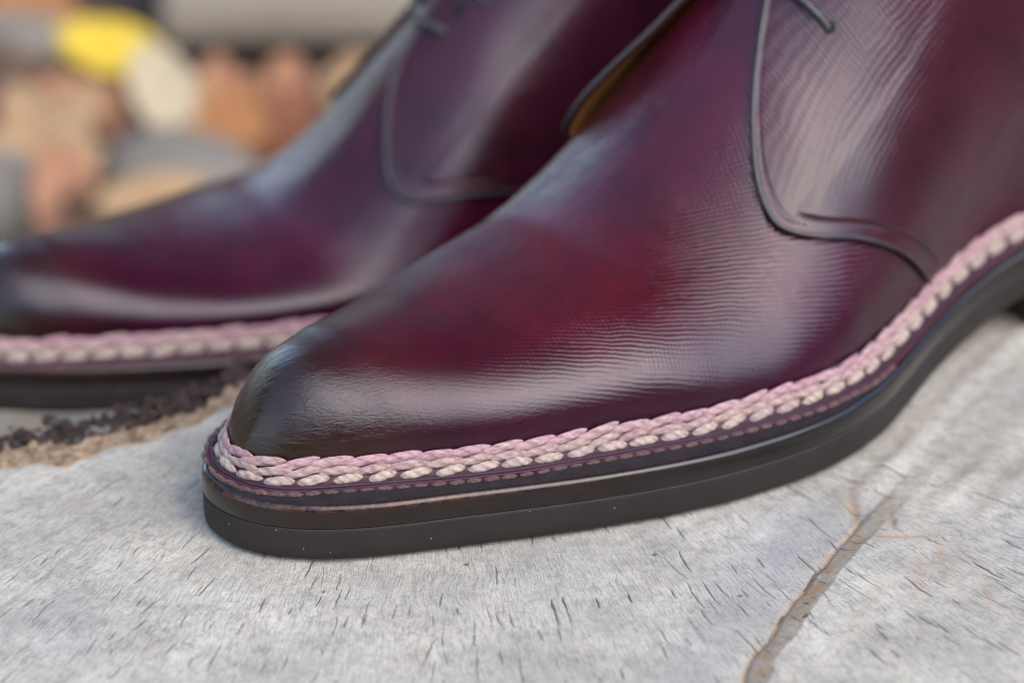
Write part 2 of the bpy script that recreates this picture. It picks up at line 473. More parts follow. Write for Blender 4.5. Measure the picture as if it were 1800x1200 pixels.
def upper(s, phi, off=0.0):
    """point of the last surface; phi 0 = visible-side feather, pi/2 = crest, pi = far-side feather"""
    s = np.clip(np.asarray(s, float), S0 + 0.02, S1 - 0.02); phi = np.asarray(phi, float)
    s, phi = np.broadcast_arrays(s, phi)
    def core(s, phi):
        zb = 13 + lift(s)
        H = np.maximum(crest(s) - zb, 1.0)
        # the heel end closes like the toe does
        tc = T_C(s)
        near = np.cos(phi) >= 0
        wm = np.interp(s, *MEDF) - 0.8 - tc
        wl = tc - (np.interp(s, *LATF) + 0.8)
        w = np.maximum(np.where(near, wm, wl), 0.3)
        c = np.abs(np.cos(phi)); sn = np.clip(np.sin(phi), 0, 1)
        a, b = EXP_A(s), EXP_B(s)
        sm = lambda x: np.clip(x, 0, 1) ** 2 * (3 - 2 * np.clip(x, 0, 1))
        a = a * np.where(near, 1 + 0.28 * sm((s - 78) / 28) * sm((158 - s) / 30) - 0.16 * sm((s - 30) / 22) * sm((96 - s) / 24), 1.0)
        a = a * np.where(near, 1 + 0.22 * sm((45 - s) / 40), 1 - 0.22 * sm((s - 88) / 32) * sm((185 - s) / 25))
        b = b * np.where(near, 1 + 0.14 * sm((45 - s) / 40), 1.0)
        b = b * np.where(near, 1 + 0.45 * sm((s - 76) / 34) * sm((190 - s) / 35), 1.0)
        bul = BULGE(s) * (4 * (c * sn) ** 1.0 * c * 0.9)
        t = tc + np.where(near, 1, -1) * (w * c ** a + bul * np.clip(w / 12, 0, 1))
        z = zb + H * sn ** b
        return np.stack([s + 0 * t, t, z], -1)
    P = core(s, phi)
    if np.any(np.asarray(off) != 0):
        N = normal_of(core, s, phi)
        P = P + N * np.asarray(off)[..., None]
    return P

def normal_of(core, s, phi):
    e = 0.35
    s_a = np.clip(s + e, S0 + 0.02, S1 - 0.02); s_b = np.clip(s - e, S0 + 0.02, S1 - 0.02)
    p_a = np.clip(phi + 0.02, 0.001, math.pi - 0.001); p_b = np.clip(phi - 0.02, 0.001, math.pi - 0.001)
    ds = core(s_a, phi) - core(s_b, phi)
    dp = core(s, p_a) - core(s, p_b)
    N = np.cross(dp, ds)
    L = np.linalg.norm(N, axis=-1, keepdims=True)
    N = N / np.maximum(L, 1e-9)
    out = np.stack([0 * s, np.cos(phi), np.sin(phi) + 0.2], -1)
    N = np.where((N * out).sum(-1, keepdims=True) < 0, -N, N)
    return N

COLLAR = lambda s: 128 + 0 * s
# marker: geometry above this line
# seams of the two quarters, as (s, phi in degrees) along the leather
SEAM = {1: [(140, 83), (134.3, 76.9), (132.6, 74.7), (127.0, 68.5), (122.1, 63.0), (117.9, 56.8), (115.4, 51.3), (114.7, 45.3), (116.2, 41.0),
            (121.8, 35.0), (132.6, 26.7), (141.3, 19.7), (148.5, 12.6), (156, 3.5)],
        -1: [(138, 94.0), (131.5, 98.0), (126.5, 102.5), (121, 108), (116, 115), (112, 121.5), (109.5, 128), (109, 135), (111.1, 140),
             (116.4, 147), (126.3, 155.5), (135.6, 163.6), (145.3, 171.4), (155.5, 179.2)]}

def open_path(pts, n, sub=20):
    P = np.asarray(pts, float)
    P = np.r_[2 * P[:1] - P[1:2], P, 2 * P[-1:] - P[-2:-1]]
    out = []
    for i in range(1, len(P) - 2):
        p0, p1, p2, p3 = P[i - 1], P[i], P[i + 1], P[i + 2]
        t = np.linspace(0, 1, sub, endpoint=False)[:, None]
        out.append(0.5 * ((2 * p1) + (-p0 + p2) * t + (2 * p0 - 5 * p1 + 4 * p2 - p3) * t ** 2 + (-p0 + 3 * p1 - 3 * p2 + p3) * t ** 3))
    out.append(P[-2:-1])
    C = np.concatenate(out)
    L = np.r_[0, np.cumsum(np.linalg.norm(np.diff(C, axis=0), axis=1))]
    x = np.linspace(0, L[-1], n)
    return np.stack([np.interp(x, L, C[:, k]) for k in range(C.shape[1])], -1)

def gauss(A, sig):
    h = int(3 * sig)
    k = np.exp(-0.5 * (np.arange(-h, h + 1) / sig) ** 2); k /= k.sum()
    return np.stack([np.convolve(np.pad(A[:, i], h, mode='reflect', reflect_type='odd'), k, 'valid') for i in range(A.shape[1])], -1)

WARP = {'drop': 0.0}

def fix(P, m):
    """boot frame -> local mesh axes; m = -1 mirrors the boot"""
    Q = np.array(P, float).copy()
    if WARP['drop']:
        sx, zx = Q[..., 0], Q[..., 2]
        ss = lambda x: np.clip(x, 0, 1) ** 2 * (3 - 2 * np.clip(x, 0, 1))
        Q[..., 2] = zx - WARP['drop'] * ss((zx - 14) / 22) * ss((sx - 15) / 60) * ss((130 - sx) / 45)
    Q[..., 1] = -Q[..., 1] * m
    return Q

def leather_attrs(S, PHI, P):
    s, z = P[..., 0], P[..., 2]
    near = np.cos(PHI)
    toe = np.clip((44 - s) / 34, 0, 1) ** 1.2
    toe = np.clip(toe + 0.35 * (fbm(s / 9, P[..., 1] / 9, 3) - 0.5) * (toe > 0.02), 0, 1)
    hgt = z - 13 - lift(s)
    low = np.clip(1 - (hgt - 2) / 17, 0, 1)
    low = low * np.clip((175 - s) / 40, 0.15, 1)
    red = np.clip(1.25 - np.abs(s - 72) / 60, 0, 1) * np.clip((np.sin(PHI) - 0.3) / 0.5, 0, 1)
    red = red * WARP.get('red', 1.0)
    red = np.clip(red * (0.75 + 0.9 * (fbm(s / 9, P[..., 1] / 9, 9) - 0.5)), 0, 1)
    hatch = np.clip((s - 38) / 30, 0, 1) * np.clip((hgt - 5) / 12, 0.12, 1) * np.clip(1.25 - 0.5 * fbm(s / 12, P[..., 1] / 12, 19), 0, 1)
    return dict(toe=toe, low=low, red=red, hatch=hatch)

def arc_uv(P, axis=1):
    d = np.linalg.norm(np.diff(P, axis=axis), axis=-1)
    z = np.zeros_like(P[:, :1, 0]) if axis == 1 else np.zeros_like(P[:1, :, 0])
    a = np.concatenate([z, np.cumsum(d, axis=axis)], axis)
    return a

def sweep(name, C, prof, m, mat, parent, cap=None, rim=None, use_lift=True, kind_off=None):
    """sweep a (n, z) profile round the closed plan path C"""
    tan, nor = path_normals(C)
    # make nor point outwards
    cen = C.mean(0)
    if ((C - cen) * nor).sum() < 0: nor = -nor
    n = np.array([p[0] for p in prof]); z = np.array([p[1] for p in prof])
    P = np.zeros((len(C), len(prof), 3))
    P[..., :2] = C[:, None] + nor[:, None] * n[None, :, None]
    lf = lift(P[..., 0]) if use_lift else 0
    P[..., 2] = z[None] + lf
    col = None
    if rim is not None:
        col = {'rim': np.array(rim, float)[None] * np.clip((75 - P[..., 0]) / 45, 0, 1)}
    area = np.sum(C[:, 0] * np.roll(C[:, 1], -1) - C[:, 1] * np.roll(C[:, 0], -1))
    me = grid_mesh(name, fix(P, m), close_n=True, flip=(area > 0) == (m < 0), col=col)
    o = link(name, me, mat, parent)
    return o, P, nor

def tube(name, path, rad, mat, parent=None, sides=10, squash=None, twist=0.0, m=1, closed=False):
    P = np.asarray(path, float)
    T = np.gradient(P, axis=0); T /= np.linalg.norm(T, axis=1)[:, None]
    up = np.array([0.0, 0.0, 1.0])
    A = np.cross(T, up); A /= np.maximum(np.linalg.norm(A, axis=1)[:, None], 1e-6)
    B = np.cross(A, T)
    th = np.linspace(0, 2 * math.pi, sides, endpoint=False)
    r = np.broadcast_to(np.asarray(rad, float), (len(P),))
    sa, sb = squash or (1, 1)
    ring = (A[:, None] * np.cos(th)[None, :, None] * sa + B[:, None] * np.sin(th)[None, :, None] * sb) * r[:, None, None]
    G = P[:, None] + ring
    me = grid_mesh(name, fix(G, m) if m else G, close_m=True)
    return link(name, me, mat, parent)

def yarn_bead_mesh(name, L, rad, turns=1.5, plies=2, bow=0.0, nu=46, nv=28, seed=0):
    """one visible bight of two-ply twisted yarn lying along x, tapering into its holes"""
    u = np.linspace(-1, 1, nu)[:, None]; th = np.linspace(0, 2 * math.pi, nv, endpoint=False)[None]
    env = np.clip(1 - np.abs(u) ** 2.6, 0, 1) ** 0.62
    hel = th - u * turns * math.pi
    ply = np.abs(np.cos(plies / 2 * hel))
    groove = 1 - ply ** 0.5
    fib = fbm(hel * 3.0 + 40, u * 3 + seed + 40, 7 + seed, 3) - 0.5
    fine = np.abs(np.sin(hel * 4.5 + 2 * fib))
    r = rad * env * (0.86 + 0.13 * ply ** 0.6 + 0.07 * fine + 0.20 * fib)
    x = u * L / 2 + 0 * th
    y = r * np.cos(th) + 0.10 * rad * np.sin(u * 2.3 + seed)
    z = r * np.sin(th) * 0.58 - 0.7 * rad * np.abs(u) ** 2.5 + 0 * th
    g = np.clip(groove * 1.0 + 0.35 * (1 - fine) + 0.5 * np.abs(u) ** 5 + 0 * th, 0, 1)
    return grid_mesh(name, np.stack([x, y, z], -1), close_m=True, col={'groove': g})

BEADS = {}
def beads(key, *a, **k):
    if key not in BEADS:
        BEADS[key] = [yarn_bead_mesh('yarn_bight', *a, seed=i, turns=1.35 + 0.2 * i, **k) for i in range(3)]
    return BEADS[key]

def frame_matrix(p, x, up, m):
    x = np.array(x, float); x /= np.linalg.norm(x)
    up = np.array(up, float); up -= x * (up @ x); up /= np.linalg.norm(up)
    y = np.cross(up, x)
    Mx = Matrix(((x[0], y[0], up[0], p[0] * MM), (x[1], y[1], up[1], p[1] * MM), (x[2], y[2], up[2], p[2] * MM), (0, 0, 0, 1)))
    return Mx

def row(name, parent, m, n_off, z, pitch, L, rad, mat, s_max_near, s_max_far, tilt=0.0, phase=0.0, outward=0.5, rnd=0.0, key=None, lean=0.0):
    """a row of separate stitches following the feather line"""
    C, _ = closed_path(FEATHER_PTS, 1600, 1.2)
    tan, nor = path_normals(C)
    if ((C - C.mean(0)) * nor).sum() < 0: nor = -nor; 
    Q = C + nor * n_off
    k0 = Q[:, 0].argmin()
    Q = np.roll(Q, -k0, 0); nor = np.roll(nor, -k0, 0)
    Lc = np.r_[0, np.cumsum(np.hypot(*np.diff(np.r_[Q, Q[:1]], axis=0).T))]
    total = Lc[-1]
    cnt = int(total // pitch); step = total / cnt
    rng = np.random.default_rng(int(n_off * 100) + 5)
    ms = beads(key, L, rad)
    made = []
    at = lambda d: np.array([np.interp(d % total, Lc, np.r_[Q[:, k], Q[0, k]]) for k in (0, 1)])
    for i in range(cnt):
        d = (i + phase) * step
        p = at(d); q = at(d + 0.3)
        lim = s_max_near if p[1] > 0 else s_max_far
        if p[0] > lim: continue
        x2 = q - p
        if p[1] < 0: x2 = -x2             # run back from the toe on both sides
        x2 /= np.hypot(*x2)
        N = np.array([np.interp(d % total, Lc, np.r_[nor[:, k], nor[0, k]]) for k in (0, 1)])
        dz = float(lift(p[0] + x2[0]) - lift(p[0] - x2[0])) / 2
        j = rng.normal(0, rnd, 4)
        x3 = np.array([x2[0], x2[1], dz])
        N3 = np.array([N[0], N[1], 0.0])
        upv = N3 * outward + np.array([0, 0, 1.0]) * (1 - outward)
        side = np.cross(upv / np.linalg.norm(upv), x3)
        side *= np.sign(side[2]) if abs(side[2]) > 0.05 else 1
        x3 = x3 + (side * math.tan(R(tilt + 22 * j[0])))
        p3 = np.array([p[0], p[1], z + float(lift(p[0])) + 0.5 * j[1]]) + N3 * (0.3 * j[2])
        me = ms[int(rng.integers(3))]
        o = link(name, me, None, parent)
        f = lambda v: np.array([v[0], -v[1] * m, v[2]])
        o.matrix_local = frame_matrix(f(p3), f(x3), f(upv), m) @ Matrix.Diagonal((1 + 0.12 * j[3], 1 + 0.1 * j[1], 1, 1))
        if not o.material_slots or o.material_slots[0].material is None:
            if not me.materials: me.materials.append(mat)
        made.append(o)
    return made

REAR_SEAM = [(134.5, 92), (126.5, 93), (119.5, 94), (113.7, 97), (108.1, 109.4), (105.0, 119.4), (104.0, 127.7), (106.1, 136), (112.7, 145.2), (121.7, 154.2), (130.5, 161), (140.5, 169), (152.5, 179.2)]

def make_boot(name, label, group, loc, yaw, m, flare, drop=0.0):
    SEAMS = dict(SEAM)
    if m < 0: SEAMS[-1] = REAR_SEAM
    WARP['drop'] = drop
    WARP['red'] = 1.0 if m > 0 else 0.25
    root = empty(name, loc, R(yaw))
    tag(root, label, 'boot', group)
    # --- sole: rubber, midsole edge, welt
    sole, _, _ = sweep('outsole', EDGE, [(-12, 0.3), (-1.6, 0.2), (-0.7, 0.3), (-0.25, 0.8), (-0.05, 1.8), (0.0, 3.5), (0.0, 5.9), (-0.04, 6.5), (-0.2, 6.74), (-12, 6.76)], m, M['rubber'], root)
    prof = [(-11, 6.8), (-0.25, 6.8), (-0.06, 6.9), (0.02, 7.3), (0.05, 8.8), (0.05, 10.2), (-0.04, 10.7), (-0.28, 11.15), (-0.7, 11.48), (-1.05, 11.58), (-1.3, 11.48), (-1.45, 11.25), (-1.6, 10.95), (-11, 10.9)]
    sweep('midsole', EDGE, prof, m, M['edge'], root, rim=[0, 0, 0, 0, 0, 0.0, 0.7, 1, 0.2, 0, 0, 0, 0, 0])
    sweep('welt', EDGE, [(-1.5, 10.98), (-1.9, 11.05), (-3.0, 11.2), (-4.2, 11.3), (-5.2, 11.45), (-14, 11.5)], m, M['welt'], root)
    sweep('storm_welt', FEA, [(-2.5, 16.2), (-0.9, 16.0), (-0.2, 15.2), (0.6, 13.4), (1.6, 12.4), (2.6, 11.9), (3.6, 11.6), (4.2, 11.3)], m, M['storm'], root)
    # insole board closes the bottom of the shoe
    # --- heel block
    idx = [k for k in range(len(EDGE)) if EDGE[k, 0] > 187]
    k0 = next(k for k in idx if (k - 1) % len(EDGE) not in idx)
    HC = np.array([EDGE[(k0 + j) % len(EDGE)] for j in range(len(idx))])
    a, b = HC[-1], HC[0]
    br = np.linspace(0, 1, 40)[1:-1, None]
    breast = a + (b - a) * br + np.array([6.0, 0]) * np.sin(br * math.pi)
    HP, _ = closed_path(np.r_[HC[::4], breast[::4]], 300, 0.6)
    hz = np.linspace(0, 1, 7)
    P = np.zeros((300, 9, 3))
    cen = HP.mean(0)
    for j in range(9):
        k = [1, 0.999, 1, 1, 1, 1, 1, 1, 0.6][j] if j else 0.5
        P[:, j, :2] = cen + (HP - cen) * k * (1 - 0.02 * (1 if j < 4 else 0))
        P[:, j, 2] = [0.1, 0.1, 1.2, 2.4, 3.6, 3.7, 5, 7.9, 7.9][j]
    P[:, 7:, 2] = lift(P[:, 7:, 0]) - 0.1
    area = np.sum(HP[:, 0] * np.roll(HP[:, 1], -1) - HP[:, 1] * np.roll(HP[:, 0], -1))
    hb = link('heel', grid_mesh('heel', fix(P, m), close_n=True, flip=(area > 0) == (m < 0)), M['heel'], root)
    # --- vamp and tongue: the whole lasted surface
    u = np.linspace(0, 1, 330)
    s = S0 + 0.03 + (S1 - S0 - 0.06) * (0.5 - 0.5 * np.cos(math.pi * u)) ** 1.15
    phi = np.linspace(0.0, math.pi, 220)
    Sg, Pg = np.meshgrid(s, phi, indexing='ij')
    P = upper(Sg, Pg)
    keep = P[..., 2] < 131
    arc = arc_uv(P)
    uv = np.stack([P[..., 0], arc], -1)
    vamp = link('vamp', grid_mesh('vamp', fix(P, m), uv=uv, col=leather_attrs(Sg, Pg, P), keep=keep, flip=m < 0), M['vamp'], root)
    # --- quarters, lapped over the vamp
    for side in (1, -1):
        na = 300
        E0 = gauss(open_path(SEAMS[side], na), 3)
        E0[-1] = SEAMS[side][-1]
        q = np.linspace(0, 1, na)
        far_phi = (88 - 88 * q) if side > 0 else (92 + 88 * q)
        E1 = np.stack([np.full(na, 262.5), far_phi], -1)
        # distances from the edge
        fine = np.linspace(0, 1, 900)
        Sg2 = E0[:, None, 0] + (E1 - E0)[:, None, 0] * fine[None]
        Pg2 = np.radians(E0[:, None, 1] + (E1 - E0)[:, None, 1] * fine[None] ** 0.9)
        # march first perpendicular to the seam, then fan out
        Praw = upper(Sg2, Pg2)
        arcs = arc_uv(Praw)
        tgt = np.r_[0, 0, 0.15, 0.4, 0.8, 1.2, 1.8, 2.4, 3.0, 3.5, 3.9, 4.2, 4.5, 4.9, 5.5, 6.5]
        nb = len(tgt) + 90
        D = np.zeros((na, nb)); D[:, :len(tgt)] = tgt
        D[:, len(tgt):] = 6.5 + (arcs[:, -1:] - 6.5) * np.linspace(0, 1, 91)[1:] ** 1.25
        S2 = np.zeros((na, nb)); P2 = np.zeros((na, nb))
        for i in range(na):
            f = np.interp(D[i], arcs[i], fine)
            S2[i] = E0[i, 0] + (E1[i, 0] - E0[i, 0]) * f
            P2[i] = np.radians(E0[i, 1] + (E1[i, 1] - E0[i, 1]) * f ** 0.9)
        low = np.clip((np.arange(na) / na - 0.47) / 0.03, 0, 1)[:, None]     # the part of the seam below the corner
        off = 1.25 * np.clip(D / 0.35, 0, 1) ** 0.5
        groove = np.exp(-((D - 4.2) / 0.22) ** 2)
        band = 0.30 * np.clip((D - 4.2) / 0.5, 0, 1)
        fade_end = np.clip((1 - np.arange(na) / na) / 0.12, 0, 1)[:, None]
        off = off + low * (band - 0.55 * groove) * fade_end - (1 - low) * 0.35 * np.exp(-((D - 2.3) / 0.3) ** 2)
        ease = np.clip((145 - S2) / 20, 0, 1)
        off = off * (0.25 + 0.75 * fade_end) + 0.05
        if side < 0 and flare > 0:
            up_ = np.clip((1 - np.arange(na) / (na * 0.55)) / 0.45, 0, 1)[:, None]
            up_ = up_ * up_ * (3 - 2 * up_)
            off = off + flare * up_ * np.exp(-(D / 14) ** 2)
        off[:, 0] = 0.0
        P = upper(S2, P2, off)
        if side < 0 and flare > 0:
            # outer shell gets thickness: the first column folds under as lining
            P[:, 0] = P[:, 1] - 0.02
        uvq = np.stack([P[..., 0], P[..., 2] + 0.3 * P[..., 1]], -1)
        at = leather_attrs(S2, P2, P)
        at['hatch'] = np.clip((P[..., 2] - 42) / 18, 0, 1) * (1 - low * (D < 4.4))
        keepq = P[..., 2] < 131.5
        qo = link('quarter', grid_mesh('quarter', fix(P, m), uv=uvq, col=at, keep=keepq, flip=(side * m) < 0), M['quarter'], root)
        # edge piping along the facing and the seam
        pipe = upper(E0[:, 0], np.radians(E0[:, 1]), off[:, 3])
        ok = pipe[:, 2] < 131
        pipe = gauss(pipe, 2)[ok]
        nfac = int(na * 0.62)
        rad = np.interp(np.arange(len(pipe)), [0, nfac, nfac + 40, len(pipe)], [0.55, 0.55, 0.42, 0.4])
        tube('piping', pipe, rad, M['piping'], qo, 10, m=m)
        if side < 0 and flare > 0:
            # tan lining on the inner face of the open flap
            nl = int(na * 0.55)
            Li = P[:nl, 2:60:2].copy()
            Sx, Px = S2[:nl, 2:60:2], P2[:nl, 2:60:2]
            Li = upper(Sx, Px, np.maximum(off[:nl, 2:60:2] - 0.9, 0.12))
            kl = Li[..., 2] < 130
            link('lining', grid_mesh('lining', fix(Li, m), keep=kl, flip=(side * m) < 0), M['lining'], qo)
        # lockstitch beside the facing: too fine to pick apart
        V, F = [], []
        D2 = 2.3
        line = []
        for i in range(int(na * 0.52)):
            f = np.interp(D2, arcs[i], fine)
            line.append((E0[i, 0] + (E1[i, 0] - E0[i, 0]) * f, np.radians(E0[i, 1] + (E1[i, 1] - E0[i, 1]) * f ** 0.9), off[i, 7]))
        line = np.array(line)
        LP = upper(line[:, 0], line[:, 1], line[:, 2])
        LL = np.r_[0, np.cumsum(np.linalg.norm(np.diff(LP, axis=0), axis=1))]
        st = np.arange(0.5, LL[-1] - 0.5, 1.15)
        for d in st:
            a_ = np.array([np.interp(d - 0.40, LL, LP[:, k]) for k in range(3)]); b_ = np.array([np.interp(d + 0.40, LL, LP[:, k]) for k in range(3)])
            if a_[2] > 130: continue
            x = (b_ - a_); x /= np.linalg.norm(x)
            c_ = (a_ + b_) / 2
            upn = np.array([0, side * 0.7, 0.7]); y = np.cross(upn, x); y /= np.linalg.norm(y); zz = np.cross(x, y)
            base = len(V)
            for (px, r_) in ((-0.44, 0.06), (-0.22, 0.24), (0.22, 0.24), (0.44, 0.06)):
                for t_ in range(6):
                    an = t_ * math.pi / 3
                    V.append(c_ + x * px + (y * math.cos(an) + zz * math.sin(an)) * r_)
            for k in range(3):
                for t_ in range(6):
                    F.append((base + k * 6 + t_, base + k * 6 + (t_ + 1) % 6, base + (k + 1) * 6 + (t_ + 1) % 6, base + (k + 1) * 6 + t_))
        if V:
            so = link('facing_stitching', mesh('facing_stitching', fix(np.array(V), m), F), M['thread'], root)
            tag(so, kind='stuff')
    # --- laces: two pairs of holes, one lace run across each
    for (es, en, ef) in (((139.5, 58.9, 118.0), (149.0, 62.0, 114.0)) if m > 0 else ((128.5, 72.0, 104.5), (137.0, 66.0, 112.0))):
        hn = upper(es, np.radians(en), 1.35 if True else 0); hf = upper(es, np.radians(ef), 1.35 + 0.6 * flare)
        for h, ph_ in ((hn, en), (hf, ef)):
            nv = upper(es, np.radians(ph_), 3.0) - upper(es, np.radians(ph_), 0.0); nv /= np.linalg.norm(nv)
            x = np.cross(nv, [0, 0, 1.0]); x /= np.linalg.norm(x); y = np.cross(nv, x)
            rr = [(0.02, -0.1), (0.75, 0.0), (1.0, 0.22), (1.3, 0.15), (1.45, -0.15)]
            th = np.linspace(0, 2 * math.pi, 20, endpoint=False)
            G = np.array([[h + (x * math.cos(t) + y * math.sin(t)) * r_ + nv * (d_ + 0.12) for t in th] for r_, d_ in rr])
            link('eyelet', grid_mesh('eyelet', fix(G, m), close_m=True), M['black'], root)
        ts = np.linspace(0, 1, 40)
        ss = es - 3.0 * np.sin(ts * math.pi) * 1.0 - 4.0 * ts
        pp = np.radians(en + (ef - en) * ts)
        offs = 0.9 + (2.1 + 0 * ts) * np.clip(np.sin(ts * math.pi) * 5, 0, 1)
        LPth = upper(ss, pp, offs)
        tube('lace', gauss(LPth, 1.5), 0.85, M['lace'], root, 12, squash=(1.0, 0.8), m=m)
    # --- the braided welt stitching: three rows of heavy yarn, one fine row outside
    a = (200, 110)
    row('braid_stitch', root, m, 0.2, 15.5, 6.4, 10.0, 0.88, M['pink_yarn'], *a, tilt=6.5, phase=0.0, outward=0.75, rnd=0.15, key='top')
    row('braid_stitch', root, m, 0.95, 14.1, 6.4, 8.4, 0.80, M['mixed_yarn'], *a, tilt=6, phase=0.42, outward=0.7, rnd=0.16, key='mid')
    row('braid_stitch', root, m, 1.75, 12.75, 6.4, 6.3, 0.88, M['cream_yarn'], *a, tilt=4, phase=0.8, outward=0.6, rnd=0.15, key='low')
    row('welt_stitch', root, m, 4.3, 11.35, 3.35, 3.9, 0.56, M['brown_yarn'], 135, 90, tilt=0, phase=0.1, outward=0.35, rnd=0.10, key='fine')
    C, _ = closed_path(FEATHER_PTS, 900, 1.2)
    tan, nor = path_normals(C)
    if ((C - C.mean(0)) * nor).sum() < 0: nor = -nor
    rg = np.random.default_rng(77)
    V, F = [], []
    for k in range(1500):
        i = int(rg.integers(900))
        if C[i, 0] > (190 if C[i, 1] > 0 else 100): continue
        h = rg.uniform(0, 1)
        b0 = np.array([*(C[i] + nor[i] * (0.6 + 2.0 * h)), 16.2 - 3.0 * h + float(lift(C[i, 0]))])
        dr = np.array([*(nor[i] * rg.uniform(0.1, 1.0) + tan[i] * rg.normal(0, 0.9)), rg.uniform(0.0, 0.9)])
        dr *= rg.uniform(0.5, 1.3) / np.linalg.norm(dr)
        sd = np.cross(dr, [0, 0, 1.0]); sd *= 0.035 / max(np.linalg.norm(sd), 1e-6)
        bend = rg.normal(0, 0.18, 3)
        b = len(V)
        V += [b0 - sd, b0 + sd, b0 + dr * 0.55 + bend - sd, b0 + dr * 0.55 + bend + sd, b0 + dr]
        F += [(b, b + 1, b + 3, b + 2), (b + 2, b + 3, b + 4)]
    fz = link('yarn_fuzz', mesh('yarn_fuzz', fix(np.array(V), m), F), M['mixed_yarn'], root)
    tag(fz, kind='stuff')
    rng = np.random.default_rng(4)
    for n_off, zz, rad, mat in ((2.9, 11.95, 0.28, 'slate_thread'), (3.45, 11.65, 0.24, 'wine_thread')):
        w = np.interp(np.arange(900), np.arange(0, 901, 12), rng.normal(0, 0.16, 76))
        Q = C + nor * (n_off + w)[:, None]
        Z = zz + lift(Q[:, 0]) + 0.4 * w
        Q = np.c_[Q, Z]; k0 = Q[:, 0].argmax(); Q = np.roll(Q, -k0, 0)
        tube('channel_thread', Q, rad, M[mat], root, 8, m=m)
    return root

front = make_boot('chukka_boot', 'polished burgundy boot in front, sharply focused, with pink braided stitching round its welt', 'pair of burgundy chukka boots', (-9.8, 8.9, 0), 37.0, 1, 3.4)
back = make_boot('chukka_boot', 'blurred burgundy boot standing behind and to the left of the sharp one', 'pair of burgundy chukka boots', (-84, 115.6, -26.0), 28.8, -1, 0.8, drop=7.5)
WARP['drop'] = 0.0
# marker: boots done

# ------------------------------------------------------------------ the two sawn stumps
EDGE_BACK = [(-260, -110), (-170, -42), (-120, -8), (-85, 16), (-64, 31), (-54, 36), (-48, 38.5), (-41, 37.5), (-35, 44), (-27, 47), (-22, 53), (-17, 54.5), (-12, 63), (0, 70), (14, 82), (30, 90), (60, 112), (100, 140), (150, 185), (200, 222), (330, 260)]
SPLIT = np.array([(82, -66), (91, -44), (93, -37), (97, -29), (102, -17), (108, -5), (116, 10), (128, 30), (146, 62), (180, 120)], float)
GROOVE = np.array([(-90, -85), (-46, -16), (-40, -6), (-33, 10), (-27, 22), (-24, 30)], float)
PITH = (30.0, 118.0)

def signed(path, X, Y):
    """distance to a polyline, positive on its right-hand (+u) side, and the position along it"""
    best = np.full(X.shape, 1e9); sg = np.zeros(X.shape); al = np.zeros(X.shape); run = 0
    for a, b in zip(path[:-1], path[1:]):
        d = b - a; L = math.hypot(*d); d = d / L
        k = np.clip((X - a[0]) * d[0] + (Y - a[1]) * d[1], 0, L)
        px, py = a[0] + d[0] * k, a[1] + d[1] * k
        dist = np.hypot(X - px, Y - py)
        side = np.sign((X - a[0]) * d[1] - (Y - a[1]) * d[0])
        m = dist < best
        best = np.where(m, dist, best); sg = np.where(m, side, sg); al = np.where(m, run + k, al)
        run += L
    return best * sg, al

def spaced(stops):
    out = [stops[0][0]]
    for (a, st), (b, _) in zip(stops[:-1], stops[1:]):
        n = max(1, int(round((b - a) / st)))
        out += list(np.linspace(a, b, n + 1)[1:])
    return np.array(out)

